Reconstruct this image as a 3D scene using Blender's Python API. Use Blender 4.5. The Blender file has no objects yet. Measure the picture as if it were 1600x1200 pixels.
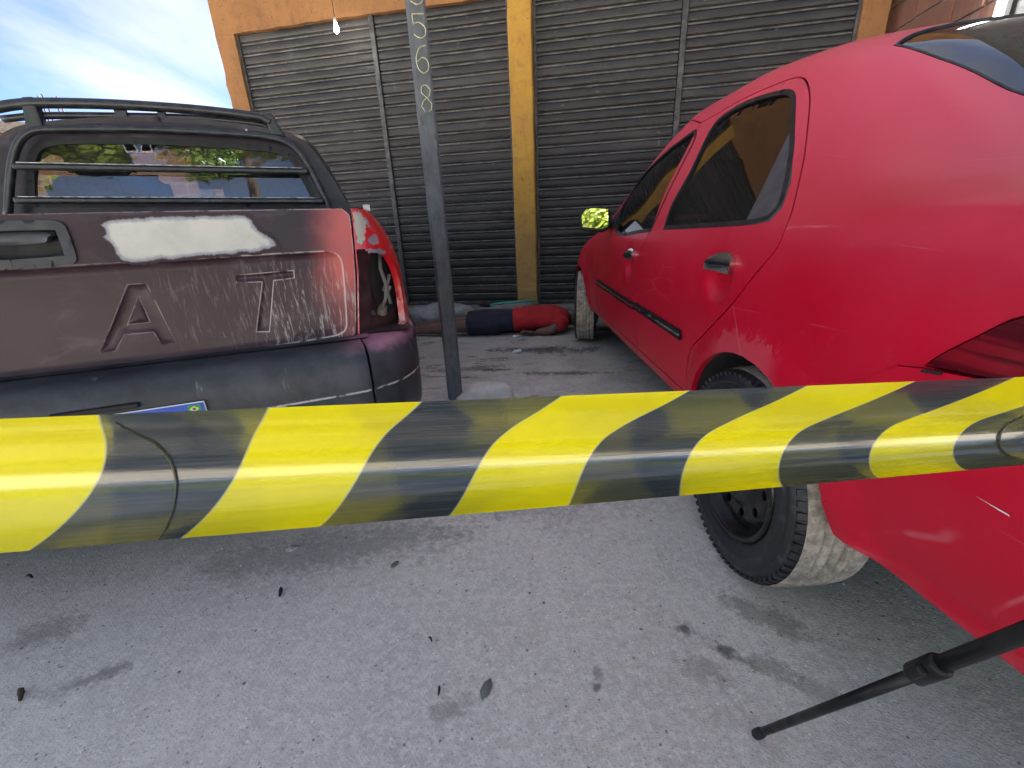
import bpy, bmesh, math, random
import numpy as np
from mathutils import Vector, Matrix
from mathutils.geometry import delaunay_2d_cdt

random.seed(7); np.random.seed(7)
SC = bpy.context.scene
COL = SC.collection
R_ = math.radians

# ------------------------------------------------------------------ camera
F_PX = 660.0; CAM_H = 0.95
_down = np.array([80., 1770., F_PX]); _down /= np.linalg.norm(_down)
_up = -_down
_fw = np.array([0, 0, 1.]); _fw = _fw - _fw.dot(_up) * _up; _fw /= np.linalg.norm(_fw)
_rt = np.cross(_fw, _up)
RW = np.array([_rt, _fw, _up])                  # camera (x right, y down, z forward) -> world
cam_d = bpy.data.cameras.new('camera'); cam = bpy.data.objects.new('camera', cam_d); COL.objects.link(cam)
cam_d.sensor_width = 36.0; cam_d.lens = 36.0 * F_PX / 1600.0
cam_d.clip_start = 0.02; cam_d.clip_end = 2000
M3 = Matrix(((RW[0][0], -RW[0][1], -RW[0][2]), (RW[1][0], -RW[1][1], -RW[1][2]), (RW[2][0], -RW[2][1], -RW[2][2])))
cam.matrix_world = Matrix.Translation((0, 0, CAM_H)) @ M3.to_4x4()
SC.camera = cam

# ------------------------------------------------------------------ world, sun, exposure
SUN_EL, SUN_AZ = 36.0, 28.0                     # azimuth measured from +Y towards +X: behind the shop, to the right
SC.view_settings.view_transform = 'Standard'; SC.view_settings.look = 'None'
SC.view_settings.exposure = 3.8; SC.view_settings.gamma = 1.0
W = bpy.data.worlds.new('World'); SC.world = W; W.use_nodes = True
CLOUD_OFF = (3.3, 1.9, 1.5)
def build_world():
    nt = W.node_tree; N = nt.nodes; L = nt.links; N.clear()
    out = N.new('ShaderNodeOutputWorld'); bg = N.new('ShaderNodeBackground'); L.new(bg.outputs[0], out.inputs[0])
    sky = N.new('ShaderNodeTexSky'); sky.sky_type = 'NISHITA'; sky.sun_disc = False
    sky.sun_elevation = R_(SUN_EL); sky.sun_rotation = R_(SUN_AZ)
    sky.air_density = 0.22; sky.dust_density = 0.1; sky.ozone_density = 3.0
    bg.inputs[1].default_value = 0.05
    tc = N.new('ShaderNodeTexCoord')
    # thin streaky cloud: noise over the sky direction, drawn out along one wind direction
    wind = Vector((.80, .35, -.36)).normalized(); acr = wind.cross(Vector((-.55, .80, .2))).normalized(); oth = wind.cross(acr)
    cmb = N.new('ShaderNodeCombineXYZ')
    for i_, (ax, fr, of) in enumerate(((wind, 1.1, CLOUD_OFF[0]), (acr, 4.2, CLOUD_OFF[1]), (oth, 1.6, CLOUD_OFF[2]))):
        dt = N.new('ShaderNodeVectorMath'); dt.operation = 'DOT_PRODUCT'; L.new(tc.outputs['Generated'], dt.inputs[0]); dt.inputs[1].default_value = ax
        ml = N.new('ShaderNodeMath'); ml.operation = 'MULTIPLY_ADD'; L.new(dt.outputs['Value'], ml.inputs[0]); ml.inputs[1].default_value = fr; ml.inputs[2].default_value = of
        L.new(ml.outputs[0], cmb.inputs[i_])
    mp = cmb
    nz = N.new('ShaderNodeTexNoise'); nz.inputs['Scale'].default_value = 1.5; nz.inputs['Detail'].default_value = 6
    nz.inputs['Roughness'].default_value = 0.52; nz.inputs['Distortion'].default_value = 0.5; L.new(mp.outputs[0], nz.inputs['Vector'])
    rp = N.new('ShaderNodeValToRGB'); rp.color_ramp.elements[0].position = 0.39; rp.color_ramp.elements[1].position = 0.70
    rp.color_ramp.elements[0].color = (0.06, 0.06, 0.06, 1); rp.color_ramp.elements[1].color = (0.95, 0.95, 0.95, 1)
    L.new(nz.outputs[0], rp.inputs[0])
    # cloud light follows the brightness of the sky it sits in
    mx = N.new('ShaderNodeMix'); mx.data_type = 'RGBA'
    L.new(rp.outputs[0], mx.inputs[0]); L.new(sky.outputs[0], mx.inputs[6]); mx.inputs[7].default_value = (1.8, 1.83, 1.9, 1)
    L.new(mx.outputs[2], bg.inputs[0])
build_world()
sun_d = bpy.data.lights.new('sun', 'SUN'); sun_d.energy = 5.0; sun_d.angle = R_(0.5); sun_d.color = (1.0, 0.95, 0.87)
sun = bpy.data.objects.new('sun', sun_d); COL.objects.link(sun)
_s = Vector((math.sin(R_(SUN_AZ)) * math.cos(R_(SUN_EL)), math.cos(R_(SUN_AZ)) * math.cos(R_(SUN_EL)), math.sin(R_(SUN_EL))))
sun.rotation_euler = _s.to_track_quat('Z', 'Y').to_euler(); sun.location = (0, 0, 20)

# ------------------------------------------------------------------ pixel helpers (photograph 1600 x 1200)
def ray(x, y): return RW @ np.array([(x - 800) / F_PX, (y - 600) / F_PX, 1.0])
def gnd(x, y, z=0.0):
    v = ray(x, y); t = (z - CAM_H) / v[2]; return np.array([v[0] * t, v[1] * t, z])
def projw(P):
    P = np.asarray(P, float); c = (P - np.array([0, 0, CAM_H])) @ RW
    return np.stack([800 + F_PX * c[..., 0] / c[..., 2], 600 + F_PX * c[..., 1] / c[..., 2]], -1)

# ------------------------------------------------------------------ materials
MATS = {}
class NB:
    def __init__(s, name):
        s.m = bpy.data.materials.new(name); s.m.use_nodes = True; s.nt = s.m.node_tree
        s.N = s.nt.nodes; s.L = s.nt.links
        s.b = s.N['Principled BSDF']; s.out = s.N['Material Output']
        s.tc = s.N.new('ShaderNodeTexCoord')
    def coord(s, kind='Object', scale=(1, 1, 1), rot=(0, 0, 0), loc=(0, 0, 0)):
        if kind == 'World':
            g = s.N.new('ShaderNodeNewGeometry'); src = g.outputs['Position']
        else: src = s.tc.outputs[kind]
        mp = s.N.new('ShaderNodeMapping'); s.L.new(src, mp.inputs[0])
        mp.inputs['Scale'].default_value = scale; mp.inputs['Rotation'].default_value = rot; mp.inputs['Location'].default_value = loc
        return mp.outputs[0]
    def noise(s, vec, scale, detail=4, rough=0.55, dist=0.0):
        n = s.N.new('ShaderNodeTexNoise'); n.inputs['Scale'].default_value = scale; n.inputs['Detail'].default_value = detail
        n.inputs['Roughness'].default_value = rough; n.inputs['Distortion'].default_value = dist
        s.L.new(vec, n.inputs['Vector']); return n.outputs[0]
    def voro(s, vec, scale, feat='F1', out=0):
        n = s.N.new('ShaderNodeTexVoronoi'); n.feature = feat; n.inputs['Scale'].default_value = scale; s.L.new(vec, n.inputs['Vector']); return n.outputs[out]
    def ramp(s, fac, p0, p1, c0=0.0, c1=1.0):
        r = s.N.new('ShaderNodeMapRange'); r.interpolation_type = 'SMOOTHSTEP'; r.clamp = True
        r.inputs['From Min'].default_value = p0; r.inputs['From Max'].default_value = p1
        r.inputs['To Min'].default_value = c0; r.inputs['To Max'].default_value = c1
        s.L.new(fac, r.inputs['Value']); return r.outputs[0]
    def mix(s, fac, a, b):
        m = s.N.new('ShaderNodeMix'); m.data_type = 'RGBA'
        for v, i in ((fac, 0), (a, 6), (b, 7)):
            if isinstance(v, (int, float)): m.inputs[i].default_value = v
            elif isinstance(v, tuple): m.inputs[i].default_value = v if len(v) == 4 else (*v, 1)
            else: s.L.new(v, m.inputs[i])
        return m.outputs[2]
    def math(s, op, a, b=None, c=None):
        m = s.N.new('ShaderNodeMath'); m.operation = op
        for i, v in enumerate((a, b, c)):
            if v is None: continue
            if isinstance(v, (int, float)): m.inputs[i].default_value = v
            else: s.L.new(v, m.inputs[i])
        return m.outputs[0]
    def col(s, v): 
        if isinstance(v, tuple): s.b.inputs['Base Color'].default_value = (*v, 1)
        else: s.L.new(v, s.b.inputs['Base Color'])
    def set(s, **k):
        for a, v in k.items():
            i = s.b.inputs[a.replace('_', ' ')]
            if isinstance(v, (int, float, tuple)): i.default_value = v
            else: s.L.new(v, i)
    def bump(s, h, strength=0.3, dist=0.01):
        b = s.N.new('ShaderNodeBump'); b.inputs['Strength'].default_value = strength; b.inputs['Distance'].default_value = dist
        s.L.new(h, b.inputs['Height']); s.L.new(b.outputs[0], s.b.inputs['Normal'])
    def xyz(s, vec):
        x = s.N.new('ShaderNodeSeparateXYZ'); s.L.new(vec, x.inputs[0]); return x.outputs
    def attr(s, name):
        a = s.N.new('ShaderNodeAttribute'); a.attribute_name = name; return a.outputs['Fac']
def reg(name, nb): MATS[name] = nb.m; return nb.m
def simple(name, c, rough=0.5, metal=0.0, c2=None, scale=20, bump=0.0, coat=0.0, detail=5, p=(0.35, 0.7), spec=0.5, kind='Object'):
    nb = NB(name); v = nb.coord(kind)
    n = nb.noise(v, scale, detail)
    if c2: nb.col(nb.mix(nb.ramp(n, *p), c, c2))
    else: nb.col(c)
    nb.set(Roughness=nb.ramp(nb.noise(v, scale * .6, 3), .3, .7, max(rough - .08, .02), min(rough + .1, 1)), Metallic=metal, Specular_IOR_Level=spec)
    if coat: nb.set(Coat_Weight=coat, Coat_Roughness=.05)
    if bump: nb.bump(n, bump, .004)
    return reg(name, nb)

def build_materials():
    # concrete forecourt: cast slab with grit, pale flecks, damp and oil marks with shapes of their own
    nb = NB('concrete_ground'); v = nb.coord('World')
    big = nb.noise(v, .7, 4, .6); mid = nb.noise(v, 5, 6, .65); fin = nb.noise(v, 48, 5, .75); tiny = nb.noise(v, 190, 3, .7)
    c = nb.mix(nb.ramp(big, .3, .7), (.60, .565, .51), (.72, .685, .625))
    c = nb.mix(nb.ramp(mid, .35, .75, 0, .6), c, (.50, .47, .425))
    c = nb.mix(nb.ramp(nb.noise(v, 17, 5, .7), .40, .68, 0, .40), c, (.46, .432, .39))
    c = nb.mix(nb.ramp(fin, .42, .62, 0, .7), c, (.78, .745, .69))
    c = nb.mix(nb.ramp(tiny, .52, .68, 0, .65), c, (.29, .272, .245))
    fl = nb.voro(v, 62, 'F1'); pick = nb.noise(v, 33, 1)
    c = nb.mix(nb.math('MULTIPLY', nb.ramp(fl, .22, .13), nb.ramp(pick, .53, .57)), c, (.82, .80, .76))
    fl2 = nb.voro(v, 26, 'F1'); c = nb.mix(nb.math('MULTIPLY', nb.ramp(fl2, .11, .07), nb.ramp(nb.noise(v, 15, 1), .58, .62)), c, (.80, .78, .74))
    dk = nb.voro(nb.coord('World', loc=(3.1, 1.7, 0)), 21, 'F1')
    c = nb.mix(nb.math('MULTIPLY', nb.ramp(dk, .12, .05, 0, .85), nb.ramp(nb.noise(v, 9, 1), .53, .58)), c, (.09, .08, .07))
    dk2 = nb.voro(nb.coord('World', loc=(1.1, 5.7, 0)), 48, 'F1')
    c = nb.mix(nb.math('MULTIPLY', nb.ramp(dk2, .17, .09, 0, .8), nb.ramp(nb.noise(v, 21, 1), .55, .6)), c, (.12, .105, .09))
    # scuffed sweep marks
    sw = nb.noise(nb.coord('World', scale=(2.0, 14, 1), rot=(0, 0, R_(25))), 1.2, 5, .6, .6)
    c = nb.mix(nb.ramp(sw, .58, .75, 0, .35), c, (.70, .675, .64))
    # the strip by the shop is grimier
    x, y, z = nb.xyz(v)
    grime = nb.ramp(nb.math('ADD', y, nb.ramp(mid, 0, 1, -.6, .6)), 1.7, 3.6, 0, .52)
    c = nb.mix(grime, c, (.13, .122, .112))
    st = nb.noise(nb.coord('World', scale=(1, 2.6, 1)), 2.6, 6, .65, .8)
    c = nb.mix(nb.math('MULTIPLY', nb.ramp(st, .56, .68, 0, .75), nb.ramp(y, 1.6, 2.8)), c, (.035, .033, .03))
    wob = nb.math('SUBTRACT', nb.noise(v, 24, 7, .78), .5)
    wob2 = nb.math('SUBTRACT', nb.noise(v, 4, 3, .5), .5)
    def stain(c, cx, cy, rx, ry, ang, colr, amt, soft=.75, amp=2.6):
        vv = nb.coord('World', scale=(1, 1, 1), loc=(0, 0, 0))
        mp = nb.N.new('ShaderNodeMapping'); mp.vector_type = 'TEXTURE'; nb.L.new(vv, mp.inputs[0])
        mp.inputs['Location'].default_value = (cx, cy, 0); mp.inputs['Rotation'].default_value = (0, 0, R_(ang)); mp.inputs['Scale'].default_value = (rx, ry, 1)
        ln = nb.N.new('ShaderNodeVectorMath'); ln.operation = 'LENGTH'; nb.L.new(mp.outputs[0], ln.inputs[0])
        d = nb.math('ADD', ln.outputs['Value'], nb.math('ADD', nb.math('MULTIPLY', wob, amp), nb.math('MULTIPLY', wob2, amp * .7)))
        return nb.mix(nb.ramp(d, 1.0, 1.0 - soft, 0, amt), c, colr)
    D = (.27, .25, .225)
    for a in [(-1.24, .84, .10, .065, 15, D, .6), (-1.02, .70, .12, .03, 25, (.14, .13, .12), .55), (.40, .76, .045, .03, -30, (.05, .047, .043), .75),
              (.47, .70, .07, .03, -35, (.05, .047, .043), .75), (.40, .66, .07, .05, -20, D, .5), (.55, .66, .06, .035, -40, D, .6), (-.17, .60, .05, .035, 10, D, .55),
              (.163, .66, .018, .022, 0, D, .7), (.155, .63, .012, .012, 0, (.05, .05, .05), .7), (-.13, .62, .03, .02, 30, D, .4), (.62, .60, .05, .03, -40, D, .5),
              (.24, 3.32, .55, .13, -8, (.03, .029, .028), .8), (-.35, 2.9, .35, .09, 5, (.06, .06, .06), .6), (.35, 2.72, .35, .05, -6, (.05, .05, .05), .7), (-.1, 2.85, .12, .04, 0, (.03, .03, .03), .7),
              (-.6, 1.1, .5, .12, 8, (.15, .145, .14), .4), (.1, 1.4, .5, .25, 8, (.19, .185, .18), .5), (.62, .78, .12, .04, -38, (.12, .105, .085), .5)]:
        c = stain(c, *a)
    for a in [(-.62, 2.78, .06, .03, 10, (.45, .44, .43), .6), (-.05, 2.62, .16, .018, -22, (.5, .49, .48), .55), (.12, 2.45, .03, .05, 0, (.45, .44, .43), .5)]:
        c = stain(c, *a)
    nb.col(c)
    nb.set(Roughness=nb.ramp(mid, .3, .7, .78, .95), Specular_IOR_Level=.3)
    hgt = nb.math('ADD', nb.math('MULTIPLY', fin, .6), nb.math('ADD', nb.math('MULTIPLY', tiny, .45), nb.math('MULTIPLY', mid, 1.2)))
    nb.bump(hgt, .8, .006); reg('concrete_ground', nb)

    # painted render
    def render_mat(name, base, worn, dirt, zdirt):
        nb = NB(name); v = nb.coord('World')
        n1 = nb.noise(v, 2.2, 6, .65); n2 = nb.noise(nb.coord('World', scale=(1, 1, .25)), 9, 6, .7); n3 = nb.noise(v, 60, 3, .6)
        c = nb.mix(nb.ramp(n1, .35, .7), base, worn)
        c = nb.mix(nb.ramp(n2, .52, .75, 0, .6), c, dirt)
        c = nb.mix(nb.ramp(nb.noise(v, 26, 4, .7), .62, .7, 0, .6), c, (.10, .07, .045))
        z = nb.xyz(v)[2]
        c = nb.mix(nb.ramp(nb.math('ADD', z, nb.ramp(n2, 0, 1, -.5, .5)), zdirt, 0.0, 0, .62), c, (.21, .165, .10))
        c = nb.mix(nb.ramp(nb.noise(v, 11, 7, .75), .48, .70, 0, .55), c, dirt)
        c = nb.mix(nb.math('MULTIPLY', nb.ramp(nb.noise(v, 45, 4, .7), .60, .66, 0, .75), nb.ramp(nb.noise(v, 4, 3), .40, .6)), c, (.06, .045, .03))
        c = nb.mix(nb.math('MULTIPLY', nb.ramp(nb.noise(nb.coord('World', loc=(7, 3, 2)), 30, 3, .6), .70, .73, 0, .8), nb.ramp(z, 2.0, 1.0)), c, (.60, .58, .52))
        nb.col(c); nb.set(Roughness=.85, Specular_IOR_Level=.25)
        nb.bump(nb.math('ADD', nb.math('MULTIPLY', n3, .5), n1), .5, .012); reg(name, nb)
    render_mat('ochre_render', (.29, .135, .050), (.23, .105, .040), (.15, .078, .036), .5)
    render_mat('ochre_post', (.46, .25, .040), (.38, .20, .044), (.21, .115, .036), 1.6)
    render_mat('grey_render', (.30, .28, .26), (.24, .22, .20), (.15, .14, .13), .6)
    simple('step_concrete', (.17, .165, .16), .9, 0, (.09, .088, .085), 9, .5, kind='World')

    # black roller shutter slats, dusty, scuffed
    nb = NB('shutter_slat'); v = nb.coord('World')
    z = nb.xyz(v)[2]
    n1 = nb.noise(nb.coord('World', scale=(1.2, 1.2, 4)), 1.6, 6, .65); n2 = nb.noise(nb.coord('World', scale=(2, 2, 25)), 3, 5, .7)
    c = nb.mix(nb.ramp(n1, .3, .72), (.024, .021, .020), (.058, .052, .049))
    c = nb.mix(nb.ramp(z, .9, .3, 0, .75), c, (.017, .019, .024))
    c = nb.mix(nb.ramp(nb.noise(v, 4, 5, .7), .55, .72, 0, .45), c, (.085, .078, .074))
    c = nb.mix(nb.ramp(n2, .66, .74, 0, .6), c, (.13, .12, .105))
    sc = nb.noise(nb.coord('World', scale=(3, 3, 38)), 2.3, 4, .7)
    c = nb.mix(nb.math('MULTIPLY', nb.ramp(sc, .66, .70, 0, .9), nb.ramp(nb.noise(v, 3.1, 2), .52, .60)), c, (.42, .40, .37))
    dr = nb.noise(nb.coord('World', scale=(30, 30, 2)), 1.1, 3, .6)
    c = nb.mix(nb.math('MULTIPLY', nb.ramp(dr, .72, .76, 0, .8), nb.ramp(nb.noise(v, 2.3, 2), .6, .66)), c, (.40, .39, .37))
    oi = nb.N.new('ShaderNodeObjectInfo'); c = nb.mix(nb.ramp(oi.outputs['Random'], 0, 1, 0, .55), c, (.016, .014, .0135))
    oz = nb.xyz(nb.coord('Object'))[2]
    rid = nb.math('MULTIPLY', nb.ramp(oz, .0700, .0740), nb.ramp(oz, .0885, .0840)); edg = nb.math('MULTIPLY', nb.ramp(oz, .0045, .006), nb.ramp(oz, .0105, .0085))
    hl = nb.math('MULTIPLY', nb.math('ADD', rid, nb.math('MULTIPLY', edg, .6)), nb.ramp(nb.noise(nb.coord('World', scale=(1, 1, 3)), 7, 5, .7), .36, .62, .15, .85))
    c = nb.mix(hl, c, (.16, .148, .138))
    nb.col(c); nb.set(Roughness=nb.ramp(n1, .3, .7, .42, .62), Specular_IOR_Level=.35)
    nb.bump(nb.noise(v, 14, 4, .6), .22, .006); reg('shutter_slat', nb)
    simple('rail_black', (.03, .027, .025), .55, 0, (.09, .085, .08), 18, .2, kind='World')

    # bricks and mortar
    nb = NB('clay_brick'); v = nb.coord('World'); ob = nb.N.new('ShaderNodeObjectInfo')
    n = nb.noise(v, 12, 5, .65)
    c = nb.mix(ob.outputs['Random'], (.20, .078, .050), (.27, .12, .075))
    c = nb.mix(nb.ramp(n, .4, .75, 0, .6), c, (.14, .085, .065)); c = nb.mix(nb.ramp(nb.noise(nb.coord('World', scale=(1, 1, .2)), 6, 5, .7), .56, .72, 0, .75), c, (.25, .20, .165))
    nb.col(c); nb.set(Roughness=.9); nb.bump(nb.noise(v, 55, 3), .4, .006); reg('clay_brick', nb)
    simple('mortar', (.22, .20, .175), .95, 0, (.14, .12, .10), 12, .6, kind='World')
    nb = NB('far_brick'); v = nb.coord('Object')
    br = nb.N.new('ShaderNodeTexBrick'); nb.L.new(nb.coord('Object', rot=(R_(90), 0, 0)), br.inputs['Vector'])
    br.inputs['Color1'].default_value = (.36, .16, .085, 1); br.inputs['Color2'].default_value = (.44, .21, .12, 1); br.inputs['Mortar'].default_value = (.40, .34, .28, 1)
    br.inputs['Scale'].default_value = 1.0; br.inputs['Brick Width'].default_value = .3; br.inputs['Row Height'].default_value = .2; br.inputs['Mortar Size'].default_value = .015
    nb.col(nb.mix(nb.ramp(nb.noise(v, 2.5, 5), .4, .7, 0, .4), br.outputs[0], (.25, .17, .12))); nb.set(Roughness=.95); reg('far_brick', nb)

    # grey steel post with old flaking paint
    nb = NB('grey_post'); v = nb.coord('World', scale=(1, 1, .45)); n = nb.noise(v, 14, 6, .7)
    c = nb.mix(nb.ramp(n, .3, .7), (.062, .068, .076), (.115, .125, .135)); c = nb.mix(nb.ramp(nb.noise(v, 33, 4, .7), .6, .68, 0, .7), c, (.045, .045, .05))
    c = nb.mix(nb.ramp(nb.noise(nb.coord('World', loc=(4, 2, 1)), 19, 4, .65), .69, .72), c, (.66, .66, .63))
    nb.col(c); nb.set(Roughness=.6, Specular_IOR_Level=.4); nb.bump(n, .25, .004); reg('grey_post', nb)
    nb = NB('chalk_yellow'); v = nb.coord('World'); nb.col(nb.mix(nb.ramp(nb.noise(v, 90, 3), .4, .65), (.86, .85, .52), (.55, .56, .40))); nb.set(Roughness=.9); reg('chalk_yellow', nb)

    # red car paint, sun-dulled, fine scratches, scraped arches
    nb = NB('red_paint'); v = nb.coord('World')
    n1 = nb.noise(v, 2.0, 5, .6); n2 = nb.noise(v, 40, 4, .6)
    c = nb.mix(nb.ramp(n1, .3, .7), (.50, .003, .022), (.54, .005, .030))
    c = nb.mix(nb.ramp(n2, .55, .75, 0, .08), c, (.56, .10, .14))
    scr = nb.voro(nb.coord('World', scale=(1, .25, 1.2), rot=(R_(35), R_(20), 0)), 5.5, 'DISTANCE_TO_EDGE')
    c = nb.mix(nb.math('MULTIPLY', nb.ramp(scr, .006, .0, 0, .35), nb.ramp(nb.noise(v, 6, 3), .5, .62)), c, (.62, .22, .24))
    # scrape of missing paint along the rear arch lip
    x, y, z = nb.xyz(v)
    dy = nb.math('SUBTRACT', y, 1.0); dz = nb.math('SUBTRACT', z, .29)
    rr = nb.math('SQRT', nb.math('ADD', nb.math('MULTIPLY', dy, dy), nb.math('MULTIPLY', dz, dz)))
    rj = nb.math('ADD', rr, nb.ramp(nb.noise(nb.coord('World', scale=(1, 1.6, 1)), 30, 6, .8), 0, 1, -.07, .07))
    arc = nb.math('MULTIPLY', nb.ramp(rj, .392, .375), nb.ramp(y, .86, .93)); arc = nb.math('MULTIPLY', arc, nb.ramp(y, 1.22, 1.12))
    arc = nb.math('MULTIPLY', arc, nb.ramp(z, .45, .5))
    c = nb.mix(nb.math('MULTIPLY', arc, .24), c, (.62, .18, .22))
    c = nb.mix(nb.ramp(nb.math('ADD', z, nb.ramp(nb.noise(v, 9, 4), 0, 1, -.05, .05)), .38, .29, 0, .4), c, (.26, .12, .09))
    sheen_fade = nb.ramp(nb.math('ADD', z, nb.ramp(n1, 0, 1, -.12, .12)), .70, 1.28, 0, .75)          # pink sky reflection painted into the upper panels, over real chalky fading
    c = nb.mix(sheen_fade, c, (.66, .070, .115))
    nb.col(c)
    nb.set(Roughness=nb.ramp(n1, .3, .7, .38, .50), Coat_Weight=.12, Coat_Roughness=nb.ramp(n1, .3, .7, .10, .2), Specular_IOR_Level=.26)
    nb.bump(nb.noise(v, 7, 3), .05, .01); reg('red_paint', nb)
    simple('scratch_white', (.75, .70, .68), .6, 0, (.55, .35, .35), 60)
    simple('black_plastic', (.008, .008, .009), .5, 0, (.016, .016, .018), 40, .05, spec=.3)
    simple('grey_plastic', (.045, .048, .055), .5, 0, (.06, .063, .07), 30, .05)
    simple('body_dark', (.008, .008, .009), .8)
    simple('interior_dark', (.022, .021, .020), .8, 0, (.04, .038, .036), 30)
    simple('seat_cloth', (.05, .048, .046), .9, 0, (.075, .07, .066), 60, .2)
    simple('chrome', (.72, .71, .69), .08, 1.0, (.6, .59, .57), 40)
    nb = NB('tail_lamp_red'); v = nb.coord('World')
    w = nb.noise(nb.coord('World', scale=(1, 2, 30)), 2, 2)
    nb.col(nb.mix(nb.ramp(w, .4, .62), (.22, .006, .014), (.08, .003, .008))); nb.set(Roughness=.12, Coat_Weight=.8, Coat_Roughness=.06); reg('tail_lamp_red', nb)
    def glass(name, tint, fac_rough=.03, trans=.5, ior=1.5):
        m = bpy.data.materials.new(name); m.use_nodes = True; nt = m.node_tree; N = nt.nodes; L = nt.links; N.clear()
        o = N.new('ShaderNodeOutputMaterial'); tr = N.new('ShaderNodeBsdfTransparent'); tr.inputs[0].default_value = (*tint, 1)
        gl = N.new('ShaderNodeBsdfGlossy'); gl.inputs['Roughness'].default_value = fac_rough
        df = N.new('ShaderNodeBsdfDiffuse'); df.inputs[0].default_value = (.22, .21, .20, 1)
        tcx = N.new('ShaderNodeTexCoord'); nz = N.new('ShaderNodeTexNoise'); nz.inputs['Scale'].default_value = 7; nz.inputs['Detail'].default_value = 6; nz.inputs['Roughness'].default_value = .65
        L.new(tcx.outputs['Object'], nz.inputs['Vector'])
        mr = N.new('ShaderNodeMapRange'); mr.inputs['From Min'].default_value = .4; mr.inputs['From Max'].default_value = .8; mr.inputs['To Min'].default_value = .02; mr.inputs['To Max'].default_value = trans
        L.new(nz.outputs[0], mr.inputs['Value'])
        fr = N.new('ShaderNodeFresnel')
        gm = N.new('ShaderNodeNewGeometry'); io = N.new('ShaderNodeMapRange'); io.inputs['To Min'].default_value = ior; io.inputs['To Max'].default_value = 1 / ior
        L.new(gm.outputs['Backfacing'], io.inputs['Value']); L.new(io.outputs[0], fr.inputs[0])
        m1 = N.new('ShaderNodeMixShader'); m2 = N.new('ShaderNodeMixShader')
        L.new(mr.outputs[0], m1.inputs[0]); L.new(tr.outputs[0], m1.inputs[1]); L.new(df.outputs[0], m1.inputs[2])
        L.new(fr.outputs[0], m2.inputs[0]); L.new(m1.outputs[0], m2.inputs[1]); L.new(gl.outputs[0], m2.inputs[2]); L.new(m2.outputs[0], o.inputs[0])
        MATS[name] = m
    glass('car_glass', (.13, .125, .115), .02, .06)
    glass('pickup_glass', (.55, .58, .58), .02, .13, 1.75)
    nb = NB('mirror_glass'); nb.col((.9, .9, .9)); nb.set(Metallic=1.0, Roughness=.015); reg('mirror_glass', nb)

    # tyres: black walls, tread caked in pale dry mud
    nb = NB('tyre_wall'); v = nb.coord('Object'); n = nb.noise(v, 26, 5, .7)
    nb.col(nb.mix(nb.ramp(n, .5, .72, 0, .40), (.013, .014, .017), (.12, .112, .10))); nb.set(Roughness=nb.ramp(n, .3, .7, .32, .6)); nb.bump(n, .2, .004); reg('tyre_wall', nb)
    nb = NB('tyre_mud'); v = nb.coord('Object'); n = nb.noise(v, 24, 7, .75)
    c = nb.mix(nb.ramp(n, .34, .66), (.20, .172, .14), (.50, .435, .34)); c = nb.mix(nb.ramp(nb.noise(v, 120, 3), .5, .7, 0, .5), c, (.20, .17, .13))
    nb.col(c); nb.set(Roughness=.95); nb.bump(nb.noise(v, 60, 5, .7), .7, .006); reg('tyre_mud', nb)
    simple('rim_black', (.012, .012, .013), .3, .3, (.03, .029, .028), 30, .05)

    # pickup: rubbed-back maroon/black body in primer, with red overspray toward the corner
    def worn(name, base, base2, redamt):
        nb = NB(name); v = nb.coord('Object'); x, y, z = nb.xyz(v)
        n1 = nb.noise(v, 3.2, 6, .65); n2 = nb.noise(v, 11, 6, .7)
        c = nb.mix(nb.ramp(n1, .35, .68), base, base2)
        c = nb.mix(nb.ramp(n2, .62, .80, 0, .40), c, (.055, .034, .024))
        if redamt:
            rx = nb.math('ADD', x, nb.ramp(n1, 0, 1, -.05, .05))
            up = nb.ramp(z, .74, .86, .35, 1.0)
            c = nb.mix(nb.math('MULTIPLY', nb.ramp(rx, .56, .70, 0, redamt), up), c, (.46, .10, .09))
        # swirling sanding scratches
        swl = nb.noise(nb.coord('Object', scale=(44, 1, 5.5), rot=(0, R_(-38), 0)), 3.0, 5, .7, .8)
        msk = nb.math('MULTIPLY', nb.ramp(x, .18, .52), nb.ramp(z, .93, .86))
        msk2 = nb.math('MULTIPLY', msk, nb.ramp(nb.noise(v, 5, 3), .35, .6))
        c = nb.mix(nb.math('MULTIPLY', nb.ramp(swl, .50, .66, 0, .7), msk2), c, (.42, .40, .41))
        haze_ = nb.noise(nb.coord('Object', scale=(1, 1, 2)), 6, 5, .6, 1.0)  # mottled purple-grey highlights painted into the body colour
        c = nb.mix(nb.ramp(haze_, .50, .78, 0, .22), c, (.20, .155, .195))
        ew = nb.math('MULTIPLY', nb.attr('wear'), nb.ramp(nb.noise(v, 22, 4, .65), .36, .52))
        ew = nb.math('MULTIPLY', ew, nb.ramp(x, .10, .50, .35, .95)); c = nb.mix(ew, c, (.50, .46, .45))
        sp = nb.voro(v, 9, 'F1'); c = nb.mix(nb.math('MULTIPLY', nb.ramp(sp, .06, .04), nb.ramp(nb.noise(v, 7, 1), .56, .6)), c, (.75, .73, .70))
        nb.col(c); nb.set(Roughness=nb.ramp(n1, .3, .7, .28, .45), Specular_IOR_Level=.28); nb.bump(n2, .06, .004); reg(name, nb)
    worn('pickup_maroon', (.024, .010, .0145), (.042, .020, .027), 1.0)
    worn('pickup_dark', (.012, .011, .016), (.026, .016, .025), 0)
    nb = NB('pickup_red'); v = nb.coord('Object'); n = nb.noise(v, 9, 5, .65)
    c = nb.mix(nb.ramp(n, .4, .7), (.52, .010, .014), (.44, .008, .012)); c = nb.mix(nb.ramp(nb.noise(v, 26, 4, .7), .6, .7, 0, .75), c, (.55, .30, .30))
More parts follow.
